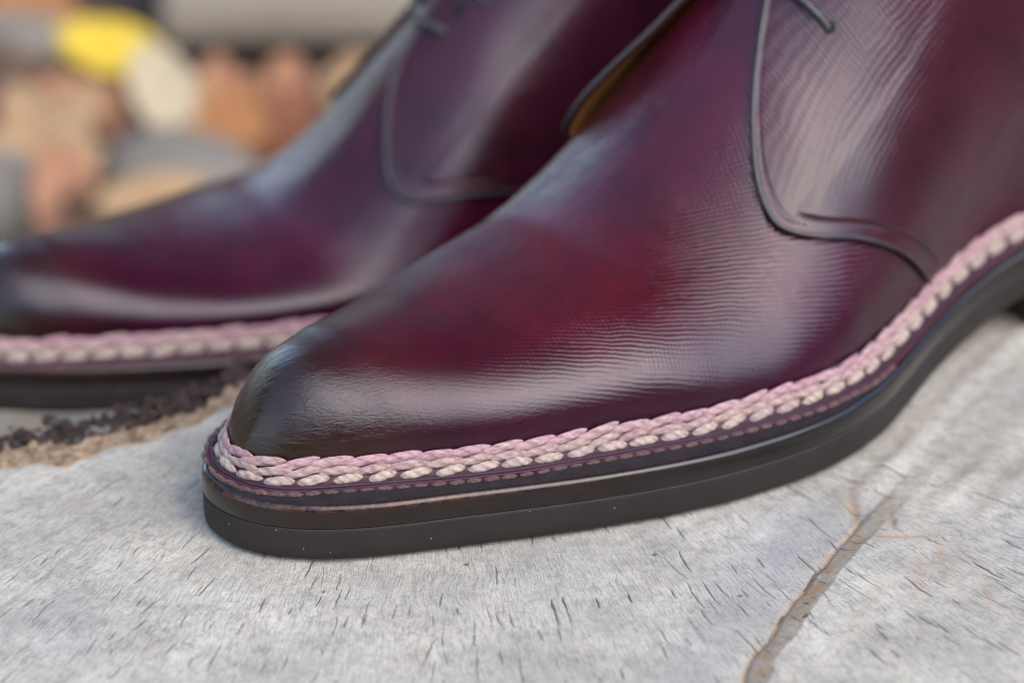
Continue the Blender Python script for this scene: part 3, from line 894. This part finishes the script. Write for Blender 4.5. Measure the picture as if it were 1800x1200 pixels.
def make_front_stump():
    root = empty('tree_stump', (20, 0, -160))
    tag(root, 'pale weathered stump top with fine radial cracks, carrying the front boot', 'stump')
    us = spaced([(-170, 1.6), (-62, 0.16), (142, 1.3), (300, 1)])
    w = spaced([(-52, 0.26), (14, 0.55), (70, 1.6), (170, 1)])        # nominal rows
    U, W = np.meshgrid(us, w, indexing='ij')
    vb = interp(us, EDGE_BACK)[:, None] + (1.4 * (fbm(us / 3.0, us * 0, 21) - 0.5) * 2)[:, None]
    # rows run straight near the camera and follow the broken edge behind
    t = (W + 52) / (170 + 52)
    front = -70 + 0 * U
    V = np.where(W < vb - 12, W, 0)
    lo = np.minimum(vb - 12, 158)
    # rows beyond the straight part are squeezed between lo and the edge
    V = np.minimum(W, lo) + np.clip(W - lo, 0, None) * (vb - lo) / np.maximum(170 - lo, 1)
    V[:, 0] = -120; V[:, 1] = -75
    U = U.copy()
    r = np.hypot(U - PITH[0], V - PITH[1]); th = np.arctan2(U - PITH[0], -(V - PITH[1]))
    arc = th * 130
    uv = np.stack([r, arc + 1.2 * fbm(r / 12, arc / 30, 5) * 3], -1)
    Z = -0.55 + 0.5 * (fbm(U / 26, V / 26, 2, 3) - 0.5)
    Z += 0.16 * (fbm(r / 5, arc / 0.9, 6, 3) - 0.5) + 0.14 * (fbm(U / 1.3, V / 1.3, 8, 3) - 0.5)
    crack = np.zeros_like(Z); stain = np.zeros_like(Z); streak = np.zeros_like(Z); fresh = np.zeros_like(Z)
    # saw ripples running up and back under the boot
    rip = np.sin((U * 0.79 - V * 0.61) / 4.6 * 2 * math.pi / 1.6 + 3 * fbm(U / 20, V / 20, 11))
    Z += 0.10 * rip * np.clip((U - 50) / 30, 0, 1) * np.clip((V + 6) / 14, 0, 1)
    # the big split with its raised right-hand lip
    d, al = signed(SPLIT, U, V)
    d = d + 1.2 * (fbm(al / 5, al * 0, 31) - 0.5)
    fade = np.clip(1 - (V - 2) / 40, 0.12, 1)
    lip = np.where(d > 0, 1.2 * np.exp(-d / 45), np.where(d > -5.4, 1.2 + (d / 5.4) * 2.6, -1.4 * np.exp((d + 5.4) / 18)))
    Z += lip * fade
    Z -= 0.45 * np.exp(-((d + 5.0) / 0.5) ** 2) * fade * (0.4 + fbm(al / 3, al * 0 + 4, 33))
    face = np.clip(1 - np.abs(d + 2.8) / 3.2, 0, 1) ** 0.6
    stain += face * fade * np.clip(2.2 * fbm(U / 3, V / 3, 41) - 0.45, 0.3, 0.9) * (d < 0.0)
    stain += 0.45 * np.exp(-((d + 5.2) / 0.5) ** 2) * fade * (fbm(al / 4, al * 0, 37) > 0.42)
    streak += 0.4 * np.clip(1 - np.abs(d + 13) / 10, 0, 1) * fade * (d < -3)
    crack = np.maximum(crack, 0.85 * np.exp(-((d + 5.3) / 0.2) ** 2) * np.clip(5 * (fbm(al / 4, al * 0, 38) - 0.42), 0, 1) * np.clip(fade * 1.4, 0, 1))
    # second lines further up the same split, soft and bleached
    for q0, amp in ((-9, 0.5), (7, 0.45), (16, 0.35)):
        Z += amp * np.exp(-((d - q0) / 2.2) ** 2) * np.clip((V - 8) / 14, 0, 1) * (0.5 + fbm(al / 12, al * 0 + q0, 51))
        stain += 0.25 * np.exp(-((d - q0 + 3) / 1.2) ** 2) * np.clip((V - 8) / 14, 0, 1)
    # fork of split fibres where the lip ends
    for (cx, cy, ra, rb, am) in ((112, 20, 1.2, 5.5, 0.9), (119, 7, 4.5, 0.9, 0.7), (118.5, 12.5, 0.8, 3.2, 0.6)):
        g = np.exp(-(((U - cx) / ra) ** 2 + ((V - cy) / rb) ** 2))
        Z -= 0.8 * am * g; stain += am * g * 0.9
    # feathered brown marks on the right-hand lip
    for (cx, cy, dx, dy, L, wd) in ((121, -8, 0.15, 1, 16, 1.4), (126, -2, 0.05, 1, 10, 1.0), (111, -18, 0.5, 1, 12, 1.3), (133, -12, 0.0, 1, 9, 1.2)):
        l = math.hypot(dx, dy); a_ = ((U - cx) * dx + (V - cy) * dy) / l; b_ = ((U - cx) * dy - (V - cy) * dx) / l
        g = np.exp(-(a_ / L) ** 2 * 2.5 - (b_ / wd) ** 2)
        stain += 0.35 * g * (0.4 + fbm(U / 1.2, V / 3, 61))
    # shallow groove on the left
    dg, ag = signed(GROOVE, U, V)
    Z -= 0.35 * np.exp(-(dg / 1.5) ** 2) * np.clip((60 + 50 - ag) / 30, 0, 1)
    streak += 0.3 * np.exp(-(dg / 1.6) ** 2)
    Z += np.where(dg < 0, 0.5 * np.exp(dg / 8), 0)
    # drying cracks
    rng = np.random.default_rng(12)
    cracks = []
    for k in range(600):
        cu = rng.uniform(-70, 150); cv = rng.uniform(-56, 34)
        dens = 0.35 + 0.65 * math.exp(-((cv + 18) / 14) ** 2)
        if rng.random() > dens: continue
        if any(abs(cu - o[0]) < 1.3 and abs(cv - o[1]) < 2.5 for o in cracks): continue
        cracks.append((cu, cv, rng.gamma(3.2, 1.2) + 1.2 + (3.0 if rng.random() < 0.2 else 0), rng.uniform(0.07, 0.16) * (1.5 if cu > 100 and rng.random() < 0.3 else 1)))
    cracks += [(cu, cv, L, wd) for cu, cv, L, wd in ((134, -6, 8, 0.27), (140, 4, 7, 0.2), (121, -24, 6, 0.22), (112, -28, 5, 0.2), (104, -2, 3, 0.2), (56, -16, 5, 0.2), (62, -16, 4, 0.18), (68, -14, 4, 0.2), (76, -12, 4, 0.18), (-20, -24, 5, 0.2), (-2, -25, 5, 0.18), (20, -22, 4, 0.18), (44, -22, 5, 0.17))]
    for k in range(14):      # short checks across the face of the split
        p = SPLIT[0] + (SPLIT[6] - SPLIT[0]) * rng.random()
        i_ = int(np.argmin(np.abs(SPLIT[:, 1] - p[1]))); cracks.append((float(np.interp(p[1], SPLIT[:, 1], SPLIT[:, 0])) - rng.uniform(-2, 5), float(p[1]), rng.uniform(1.5, 4), rng.uniform(0.07, 0.14)))
    for (cu, cv, L, wd) in cracks:
        dirx, diry = cu - PITH[0], cv - PITH[1]; l = math.hypot(dirx, diry); dirx /= l; diry /= l
        an = rng.normal(0, 0.09); dirx, diry = dirx * math.cos(an) - diry * math.sin(an), dirx * math.sin(an) + diry * math.cos(an)
        i0, i1 = np.searchsorted(us, cu - L), np.searchsorted(us, cu + L)
        j0, j1 = np.searchsorted(w, cv - L - 1), np.searchsorted(w, cv + L + 1)
        j0 = max(j0, 2)
        if i1 <= i0 or j1 <= j0: continue
        sl = (slice(i0, i1), slice(j0, j1))
        X, Y = U[sl] - cu, V[sl] - cv
        a_ = X * dirx + Y * diry; b_ = X * diry - Y * dirx
        b_ = b_ + 0.22 * (fbm(a_ / 1.6 + cu, a_ * 0 + cv, 71, 3) - 0.5) * 2 + 0.012 * a_ ** 2 * (1 if cu > 60 else 0.3)
        ww = wd * np.clip(1 - (2 * a_ / L) ** 2, 0, 1) ** 0.6 + 1e-6
        g = np.exp(-(b_ / ww) ** 2) * (np.abs(a_) < L / 2)
        crack[sl] = np.maximum(crack[sl], np.clip(g, 0, 1) * (0.7 + 0.3 * rng.random()))
        Z[sl] -= 0.25 * g
    # little pits and one knot hole
    for (cu, cv, rr) in ((150, 14, 0.9), (38, -2, 0.5), (99, -22, 0.7), (73, 2, 0.5), (12, -12, 0.4), (88, -12, 0.4)):
        g = np.exp(-(((U - cu) ** 2 + ((V - cv) / 1.2) ** 2) / rr ** 2) ** 1.5)
        crack = np.maximum(crack, g * 0.8); Z -= 0.5 * g
    # broken back edge: chamfered into fresh tan wood, then down
    de = vb - V
    ch = np.clip(1 - de / 3.2, 0, 1)
    Z -= 0.8 * ch ** 1.5
    fresh += np.clip(1 - (de - 1.5 * fbm(U / 4, V / 4, 81)) / 2.2, 0, 1)
    keepflat = (U > 0)
    Z = np.minimum(Z, np.where((U > -15) & (V > 0) & (U < 100) & (d < -26), -0.12, 9))
    P = np.stack([U, V, Z], -1)
    cols = dict(crack=crack, stain=np.clip(stain, 0, 0.85), streak=np.clip(streak, 0, 0.8), fresh=np.clip(fresh, 0, 1))
    off = np.array([20, 0, -160.0])
    link('stump_top', grid_mesh('stump_top', P - off, flip=True, uv=uv, col=cols), M['wood'], root)
    # broken tan slope under the edge, then bark down to the soil
    ub = spaced([(-170, 1.2), (-66, 0.5), (30, 1.5), (300, 1)])
    vbb = interp(ub, EDGE_BACK) + 1.4 * (fbm(ub / 3.0, ub * 0, 21) - 0.5) * 2
    lv = np.linspace(0, 1, 26)
    Ub, Lv = np.meshgrid(ub, lv, indexing='ij')
    zt = -1.3 - 0.9 * Lv
    Vb = vbb[:, None] - 0.25 + (9.5 + 7 * (fbm(Ub / 9, Ub * 0, 83) - 0.5)) * Lv + 3.0 * (fbm(Ub / 1.9, Lv * 9, 85, 4) - 0.5)
    Zb = zt + 2.8 * (fbm(Ub / 1.6, Lv * 11 + 9, 87, 4) - 0.5)
    Zb[:, 0] = -1.35; Vb[:, 0] = vbb - 0.3
    link('broken_edge', grid_mesh('broken_edge', np.stack([Ub, Vb, Zb], -1) - off, flip=True), M['fresh'], root)
    Vc = Vb[:, -1:] + 1.0 + 13 * Lv ** 0.7 + 5.0 * (fbm(Ub / 3.0, Lv * 9, 91, 4) - 0.5)
    Zc = -2.6 - 157 * Lv ** 2.4 + 3.6 * (fbm(Ub / 2.4, Lv * 14, 93, 4) - 0.5)
    Vc[:, 0] = Vb[:, -1] - 0.3; Zc[:, 0] = Zb[:, -1]
    link('bark', grid_mesh('bark', np.stack([Ub, Vc, Zc], -1) - off, flip=True), M['bark'], root)
    # loose bark crumbs caught along the broken edge
    rng = np.random.default_rng(5)
    lump = []
    for k in range(4):
        bm = bmesh.new(); bmesh.ops.create_icosphere(bm, subdivisions=2, radius=1.0)
        for v in bm.verts:
            f = 1 + rng.uniform(-0.45, 0.45); v.co = Vector((v.co.x * f * 1.3, v.co.y * f, v.co.z * f * 0.8))
        me = bpy.data.meshes.new('bark_crumb'); bm.to_mesh(me); bm.free()
        me.materials.append(M['bark'])
        lump.append(me)
    for k in range(260):
        u = rng.uniform(-56, 4)
        if rng.random() < 0.3 and u < -34: continue
        v = float(interp(u, EDGE_BACK)) + rng.uniform(8.5, 23)
        z = -2.2 - (v - float(interp(u, EDGE_BACK))) * 0.10 + rng.uniform(0, 1.6)
        o = link('bark_crumb', lump[int(rng.integers(4))], None, root)
        sc = rng.uniform(0.35, 1.5) * MM
        o.location = ((u - 20) * MM, v * MM, (z + 160) * MM)
        o.rotation_euler = (rng.normal(0, 0.4), rng.normal(0, 0.4), rng.uniform(0, 6)); o.scale = (sc * rng.uniform(0.7, 1.6), sc, sc * rng.uniform(0.4, 0.9))
    return root

def make_back_stump():
    root = empty('tree_stump', (60, 200, -160))
    tag(root, 'lower grey-green stump, blurred, under the rear boot', 'stump')
    off = np.array([60, 200, -160.0])
    us = np.arange(-190, 340, 2.0)
    tv = np.linspace(0, 1, 170)
    v0 = interp(us, [(-200, -60), (-100, 20), (-60, 58), (-20, 84), (60, 132), (150, 205), (340, 275)])
    v1 = interp(us, [(-200, 90), (-120, 138), (-60, 168), (0, 205), (60, 250), (160, 330), (340, 420)]) + 5 * (fbm(us / 14, us * 0, 3) - 0.5)
    U, Tt = np.meshgrid(us, tv, indexing='ij')
    V = v0[:, None] + (v1 - v0)[:, None] * Tt
    r = np.hypot(U - 20, V - 240); arc = np.arctan2(U - 20, -(V - 240)) * 130
    Z = -25.6 + 1.0 * (fbm(U / 20, V / 20, 4, 4) - 0.5) + 0.8 * (fbm(r / 6, arc / 2, 5) - 0.5)
    ed = np.clip(1 - (1 - Tt) / 0.05, 0, 1); Z -= 3.5 * ed ** 2
    zero = np.zeros_like(Z)
    cols = dict(crack=zero, stain=0.35 * np.clip(fbm(U / 10, V / 7, 9) * 2.4 - 1, 0, 1), streak=np.clip(0.3 * fbm(U / 8, V / 5, 10), 0, 1), fresh=zero)
    link('stump_top', grid_mesh('stump_top', np.stack([U, V, Z], -1) - off, flip=True, uv=np.stack([r, arc], -1), col=cols), M['wood_dark'], root)
    lv = np.linspace(0, 1, 20)
    Ub, Lv = np.meshgrid(us, lv, indexing='ij')
    Vb = v1[:, None] + 8 * Lv ** 0.5 + 4 * (fbm(Ub / 6, Lv * 6, 15) - 0.5) * (Lv > 0)
    Zb = -29.1 - 131 * Lv
    link('bark', grid_mesh('bark', np.stack([Ub, Vb, Zb], -1) - off, flip=True), M['bark'], root)
    Vb2 = v0[:, None] - 6 * Lv ** 0.5
    link('bark', grid_mesh('bark', np.stack([Ub, Vb2, -25.6 - 134 * Lv], -1) - off), M['bark'], root)

def wood_dark():
    m = M['wood'].copy(); m.name = 'olive_grey_wood'  # copy of the wood in darker olive grey, for the lower stump
    for nd in m.node_tree.nodes:
        if nd.type == 'MIX' and not nd.inputs[6].is_linked and not nd.inputs[7].is_linked:
            nd.inputs[6].default_value = (0.12, 0.115, 0.075, 1); nd.inputs[7].default_value = (0.22, 0.205, 0.15, 1)
    return m
M['wood_dark'] = wood_dark()
M['fresh'] = simple('fresh_broken_wood', (0.17, 0.09, 0.045), (0.56, 0.41, 0.26), 330, 0.85, 0.9, 0.0015)
M['bark'] = simple('dark_bark', (0.045, 0.022, 0.016), (0.13, 0.07, 0.05), 160, 0.85, 0.8, 0.001)
make_front_stump()
make_back_stump()

# ------------------------------------------------------------------ forest floor
GZ = -150.0
M['soil'] = simple('dark_soil', (0.025, 0.016, 0.011), (0.09, 0.055, 0.035), 22, 0.95, 0.9, 0.006, detail=8)
gu = np.r_[-60000, -8000, -2500, np.arange(-900, 901, 12.0), 2500, 8000, 60000]
gv = np.r_[-60000, -8000, -2500, -600, np.arange(-200, 1301, 12.0), 2500, 8000, 60000]
U, V = np.meshgrid(gu, gv, indexing='ij')
Z = GZ + 14 * (fbm(U / 70 + 900, V / 70 + 900, 3, 4) - 0.5)
tag(link('ground', grid_mesh('ground', np.stack([U, V, Z], -1), flip=True), M['soil']), kind='structure')
def gz(u, v): return GZ + 14 * (float(fbm(np.array(u / 70 + 900), np.array(v / 70 + 900), 3, 4)) - 0.5)

def leaf_mat(name, a, b):
    q = NT(name)
    v = q.obj()
    n = q.noise(v, 70, 4)
    q.l(q.mix(q.ramp(n, [(0.35, (0, 0, 0)), (0.7, (1, 1, 1))]), (*a, 1), (*b, 1)), q.b.inputs['Base Color'])
    q.b.inputs['Roughness'].default_value = 0.6
    q.l(q.bump(q.noise(v, 300, 3), 0.3, 0.0005), q.b.inputs['Normal'])
    return q.m

LM = {'yellow': leaf_mat('yellow_leaf', (0.66, 0.42, 0.014), (0.72, 0.50, 0.036)),
      'cream': leaf_mat('cream_leaf', (0.56, 0.42, 0.24), (0.60, 0.48, 0.30)),
      'pink': leaf_mat('pinkish_leaf', (0.370, 0.148, 0.068), (0.440, 0.211, 0.095)),
      'orange': leaf_mat('orange_leaf', (0.317, 0.112, 0.024), (0.392, 0.168, 0.049)),
      'rust': leaf_mat('rust_leaf', (0.178, 0.051, 0.015), (0.253, 0.084, 0.029)),
      'tan': leaf_mat('tan_leaf', (0.418, 0.236, 0.107), (0.481, 0.298, 0.147)),
      'maroon': leaf_mat('maroon_leaf', (0.089, 0.017, 0.015), (0.139, 0.028, 0.024)),
      'brown': leaf_mat('brown_leaf', (0.101, 0.051, 0.024), (0.152, 0.079, 0.039))}

def leaf_blade(kind, size, curl, seed):
    """a fallen leaf: lobed or oval blade with a raised midrib and 0.3 mm thickness"""
    rng = np.random.default_rng(seed)
    n = 72
    th = np.linspace(0, 2 * math.pi, n, endpoint=False)
    if kind == 'maple':
        r = 0.55 + 0.45 * np.abs(np.cos(2.5 * (th - math.pi / 2))) ** 1.6 * (0.7 + 0.3 * np.cos(th - math.pi / 2))
        r *= 1 + 0.06 * np.sin(th * 17)
    else:
        r = 1 / np.sqrt((np.cos(th) / 0.62) ** 2 + (np.sin(th) / 1.0) ** 2) * (1 + 0.03 * np.sin(th * 14))
        r = r * (1 + 0.18 * np.maximum(np.sin(th), 0) ** 6)
    rings = np.linspace(0, 1, 7)
    P = np.zeros((7, n, 3))
    P[..., 0] = rings[:, None] * r * np.cos(th); P[..., 1] = rings[:, None] * r * np.sin(th)
    x, y = P[..., 0], P[..., 1]
    P[..., 2] = curl * (0.55 * x ** 2 + 0.25 * y ** 2 * math.cos(seed)) + 0.10 * (fbm(x * 2 + seed, y * 2, seed) - 0.5) - 0.03 * np.exp(-(x / 0.04) ** 2)
    P *= size
    me = grid_mesh('leaf_blade', P, close_m=True)
    return me

def on_floor(px, py, h):
    """ground point that the photograph shows at (px, py) of 1800 x 1200, at height h above the soil"""
    e = R(CAM_PITCH); F = 5294.5
    fwd = np.array([0, math.cos(e), -math.sin(e)]); up = np.array([0, math.sin(e), math.cos(e)])
    d = fwd + np.array([1.0, 0, 0]) * (px - 900) / F - up * (py - 600) / F
    C = np.array(CAM_POS)
    k = (GZ + h - C[2]) / d[2]
    p = C + d * k
    return float(p[0]), float(p[1])

def fallen_leaf(px, py, size, kind, mat, label, tilt=(0, 0), rz=0.0, curl=0.6, h=0.0, seed=1):
    u, v = on_floor(px, py, h)
    o = empty('fallen_leaf', (u, v, GZ + h), 0)
    o.rotation_euler = (R(tilt[0]), R(tilt[1]), 0)
    tag(o, label, 'leaf', 'autumn leaves on the ground behind the boots')
    b = link('blade', leaf_blade(kind, size, curl, seed), LM[mat], o)
    md = b.modifiers.new('thickness', 'SOLIDIFY'); md.thickness = 0.0004
    ts = np.linspace(0, 1, 8)
    path = np.stack([0.06 * size * np.sin(ts * 2), -size * (0.95 + 0.55 * ts), size * 0.12 * ts], -1)
    st = tube('stalk', path, 0.8, LM['brown'], o, 6, m=0)
    b.rotation_euler.z = rz; st.rotation_euler.z = rz
    return o

leaves = [
    (200, 85, 18.5, 'oval', 'yellow', 'bright yellow round leaf, the most vivid in the blurred leaf litter', (42, 8), 1.45, 0.25, 34),
    (290, 165, 19, 'oval', 'cream', 'cream-coloured leaf below and right of the yellow one', (50, -10), 0.35, 0.3, 28),
    (385, 165, 17, 'maple', 'pink', 'pinkish tan leaf in front of the dark gap under the board', (50, 10), 0.2, 0.5, 22),
    (508, 168, 14, 'oval', 'pink', 'pale pink pointed leaf standing up, nearest the rear boot throat', (68, 0), 0.1, 0.3, 22),
    (405, 215, 19, 'maple', 'orange', 'orange lobed leaf just above the big grey stone', (35, 15), 0.9, 0.5, 20),
    (505, 225, 22, 'maple', 'rust', 'rust-brown leaf beside the rear boot instep', (40, -10), 2.2, 0.4, 14),
    (345, 178, 14, 'maple', 'tan', 'golden tan leaf between the cream one and the pinkish one', (40, 5), 1.0, 0.4, 24),
    (605, 140, 11, 'oval', 'tan', 'narrow tan leaf touching the rear boot outline', (60, 15), -0.5, 0.2, 18),
    (75, 255, 31, 'maple', 'tan', 'wide golden leaf left of the big grey stone', (38, -8), 0.4, 0.4, 22),
    (115, 355, 19, 'oval', 'pink', 'salmon pink leaf low on the left between the two stones', (50, 10), 0.3, 0.4, 22),
    (165, 180, 22, 'maple', 'pink', 'rosy tan leaf directly under the yellow leaf', (30, 10), 2.6, 0.5, 18),
    (55, 212, 18, 'oval', 'maroon', 'dark maroon leaf at the left edge above the golden leaf', (30, 0), 1.4, 0.4, 14),
    (55, 8, 26, 'maple', 'orange', 'orange leaf in the top left corner', (45, 10), 0.8, 0.4, 16),
    (290, 352, 20, 'oval', 'tan', 'tan leaf lying low against the front of the big stone', (20, 10), 1.9, 0.4, 30),
    (170, 400, 18, 'oval', 'brown', 'brown curled leaf low in front of the big stone, next to the rear toe', (20, 20), 0.5, 0.6, 20),
    (25, 140, 22, 'maple', 'brown', 'brown leaf at the left edge below the dark stone', (25, 0), 1.7, 0.5, 10)]
for k, (px, py, sz, kind, mat, lab, tl, rz, cu, h) in enumerate(leaves):
    fallen_leaf(px, py, sz, kind, mat, lab, tl, rz, cu, h, seed=k + 1)

M['stone'] = simple('grey_stone', (0.16, 0.135, 0.105), (0.26, 0.225, 0.175), 30, 0.85, 0.5, 0.001)
def stone(px, py, a, b, c, rz, label, seed):
    u, v = on_floor(px, py, c * 0.55)
    rng = np.random.default_rng(seed)
    bm = bmesh.new(); bmesh.ops.create_icosphere(bm, subdivisions=4, radius=1.0)
    ks = rng.normal(0, 1, (5, 3)); ph = rng.uniform(0, 6, 5)
    for vt in bm.verts:
        n = sum(math.sin(Vector(k) @ vt.co * 1.6 + p) for k, p in zip(ks, ph)) / 5
        f = 1 + 0.16 * n
        vt.co = Vector((vt.co.x * a * f, vt.co.y * b * f, vt.co.z * c * f)) * MM
    me = bpy.data.meshes.new('stone'); bm.to_mesh(me); bm.free()
    me.polygons.foreach_set('use_smooth', [True] * len(me.polygons))
    o = link('stone', me, M['stone']); o.location = (u * MM, v * MM, (GZ + c * 0.55) * MM); o.rotation_euler = (0.1, 0.08, rz)
    tag(o, label, 'stone', 'grey stones among the leaves')
stone(312, 298, 30, 24, 13, 0.0, 'big flat grey stone among the leaves above the rear boot toe', 2)
stone(8, 365, 20, 20, 20, 0.4, 'rounded grey stone cut by the left edge beside the rear toe', 5)
stone(45, 70, 26, 16, 12, 0.2, 'dark grey stone near the top left corner', 8)

# weathered board lying across the top of the picture
M['board'] = simple('weathered_board', (0.24, 0.185, 0.125), (0.40, 0.33, 0.24), 45, 0.85, 0.5, 0.001, stretch=(0.15, 1, 1))
bm = bmesh.new(); bmesh.ops.create_cube(bm, size=1.0)
for v in bm.verts: v.co = Vector((v.co.x * 560, v.co.y * 95, v.co.z * 16)) * MM
bmesh.ops.bevel(bm, geom=bm.edges[:], offset=2.5 * MM, segments=3, affect='EDGES')
me = bpy.data.meshes.new('board'); bm.to_mesh(me); bm.free()
bo = link('board', me, M['board']); _bx = on_floor(560, -22, 32); bo.location = ((_bx[0] + 215) * MM, (_bx[1] + 50) * MM, (GZ + 21) * MM); bo.rotation_euler = (R(2), 0, R(3))
tag(bo, 'pale weathered board lying across the top of the picture', 'board')

# ------------------------------------------------------------------ trees around the clearing (they show as the dark and olive reflections in the leather)
def foliage_mat(name, a, b):
    q = NT(name)
    v = q.obj()
    n = q.noise(v, 1.4, 3)
    q.l(q.mix(q.ramp(n, [(0.35, (0, 0, 0)), (0.65, (1, 1, 1))]), (*a, 1), (*b, 1)), q.b.inputs['Base Color'])
    q.b.inputs['Roughness'].default_value = 0.6
    return q.m
M['crown'] = foliage_mat('autumn_crown', (0.055, 0.06, 0.015), (0.16, 0.10, 0.02))
M['wood_edge'] = foliage_mat('dark_woodland', (0.03, 0.04, 0.015), (0.08, 0.055, 0.02))
M['trunk'] = simple('trunk_bark', (0.05, 0.035, 0.025), (0.12, 0.09, 0.07), 12, 0.9, 0.8, 0.01)

def leaf_cloud(name, centres, size, mat, parent=None, seed=0):
    rng = np.random.default_rng(seed)
    n = len(centres)
    d1 = rng.normal(size=(n, 3)); d1 /= np.linalg.norm(d1, axis=1)[:, None]
    d2 = np.cross(d1, rng.normal(size=(n, 3))); d2 /= np.linalg.norm(d2, axis=1)[:, None]
    sz = size * rng.uniform(0.6, 1.3, (n, 1))
    q = np.stack([centres - d1 * sz, centres - d2 * sz * 0.6, centres + d1 * sz, centres + d2 * sz * 0.6], 1).reshape(-1, 3)
    f = np.arange(n * 4).reshape(-1, 4)
    me = bpy.data.meshes.new(name)
    me.vertices.add(len(q)); me.vertices.foreach_set('co', q.ravel().astype(np.float32))
    me.loops.add(f.size); me.loops.foreach_set('vertex_index', f.ravel().astype(np.int32))
    me.polygons.add(n); me.polygons.foreach_set('loop_start', np.arange(0, 4 * n, 4, dtype=np.int32)); me.polygons.foreach_set('loop_total', np.full(n, 4, np.int32))
    me.update(calc_edges=True)
    return link(name, me, mat, parent)

rng = np.random.default_rng(3)
# woodland ring, metres
N = 26000
az_ = rng.uniform(0, 2 * math.pi, N); rad_ = rng.uniform(7.5, 11, N)
top = 3.7 - 1.7 * np.clip(2.2 * np.cos(az_ - R(98)) - 0.9, 0, 1) + 0.6 * np.sin(az_ * 3 + 1) * 0.5 + 0.7 * np.sin(az_ * 11) + 0.4 * np.sin(az_ * 29)
back_side = np.clip(np.cos(az_ - R(340)), 0, 1)
top = top + 3.4 * back_side
h_ = rng.uniform(0, 1, N) ** 0.8 * top
deg_ = np.degrees(az_)
gap_ = ((deg_ > 208) & (deg_ < 256)) | ((deg_ > 322) & (deg_ < 346))
keep_ = ~gap_ | (h_ < 0.25)          # two gaps shaped into the belt so low sky glints on toe and crest
az_, rad_, h_ = az_[keep_], rad_[keep_], h_[keep_]
leaf_cloud('woodland', np.stack([rad_ * np.sin(az_), rad_ * np.cos(az_), h_], -1), 0.22, M['wood_edge'], None, 1)
tag(bpy.data.objects['woodland'], 'dark belt of woodland round the clearing', None, None, 'stuff')
# one tree whose crown hangs over the stumps
tr = empty('overhanging_tree', (-900, 3600, -80))
tag(tr, 'autumn tree behind the board, its crown hanging over the boots', 'tree')
zs = np.linspace(0, 1, 14)
P = np.stack([0.25 * np.sin(zs * 3) * 1000 * 0.3 + 300 * zs, -500 * zs ** 2, 4300 * zs], -1)
tube('trunk', P, np.linspace(190, 90, 14), M['trunk'], tr, 14, m=0)
for k, (dx, dy, dz) in enumerate(((1500, -2600, 700), (-900, -2400, 800), (300, -3300, 500), (1900, -600, 900), (-1500, -300, 900))):
    t = np.linspace(0, 1, 10)
    b0 = P[9 + k % 4]
    L = np.stack([b0[0] + dx * t, b0[1] + dy * t, b0[2] + dz * t + 200 * np.sin(t * 3)], -1)
    tube('limb', L, np.linspace(75, 18, 10), M['trunk'], tr, 8, m=0)
CL = []
for k in range(150):
    c = np.array([rng.normal(1.1, 1.25), rng.uniform(-0.5, 4.4), rng.uniform(3.6, 5.6)])
    m_ = int(rng.integers(60, 130))
    CL.append(c + rng.normal(size=(m_, 3)) * [0.34, 0.34, 0.2])
CL = np.concatenate(CL) - np.array([-0.9, 3.6, -0.08])
leaf_cloud('crown', CL, 0.07, M['crown'], tr, 2)
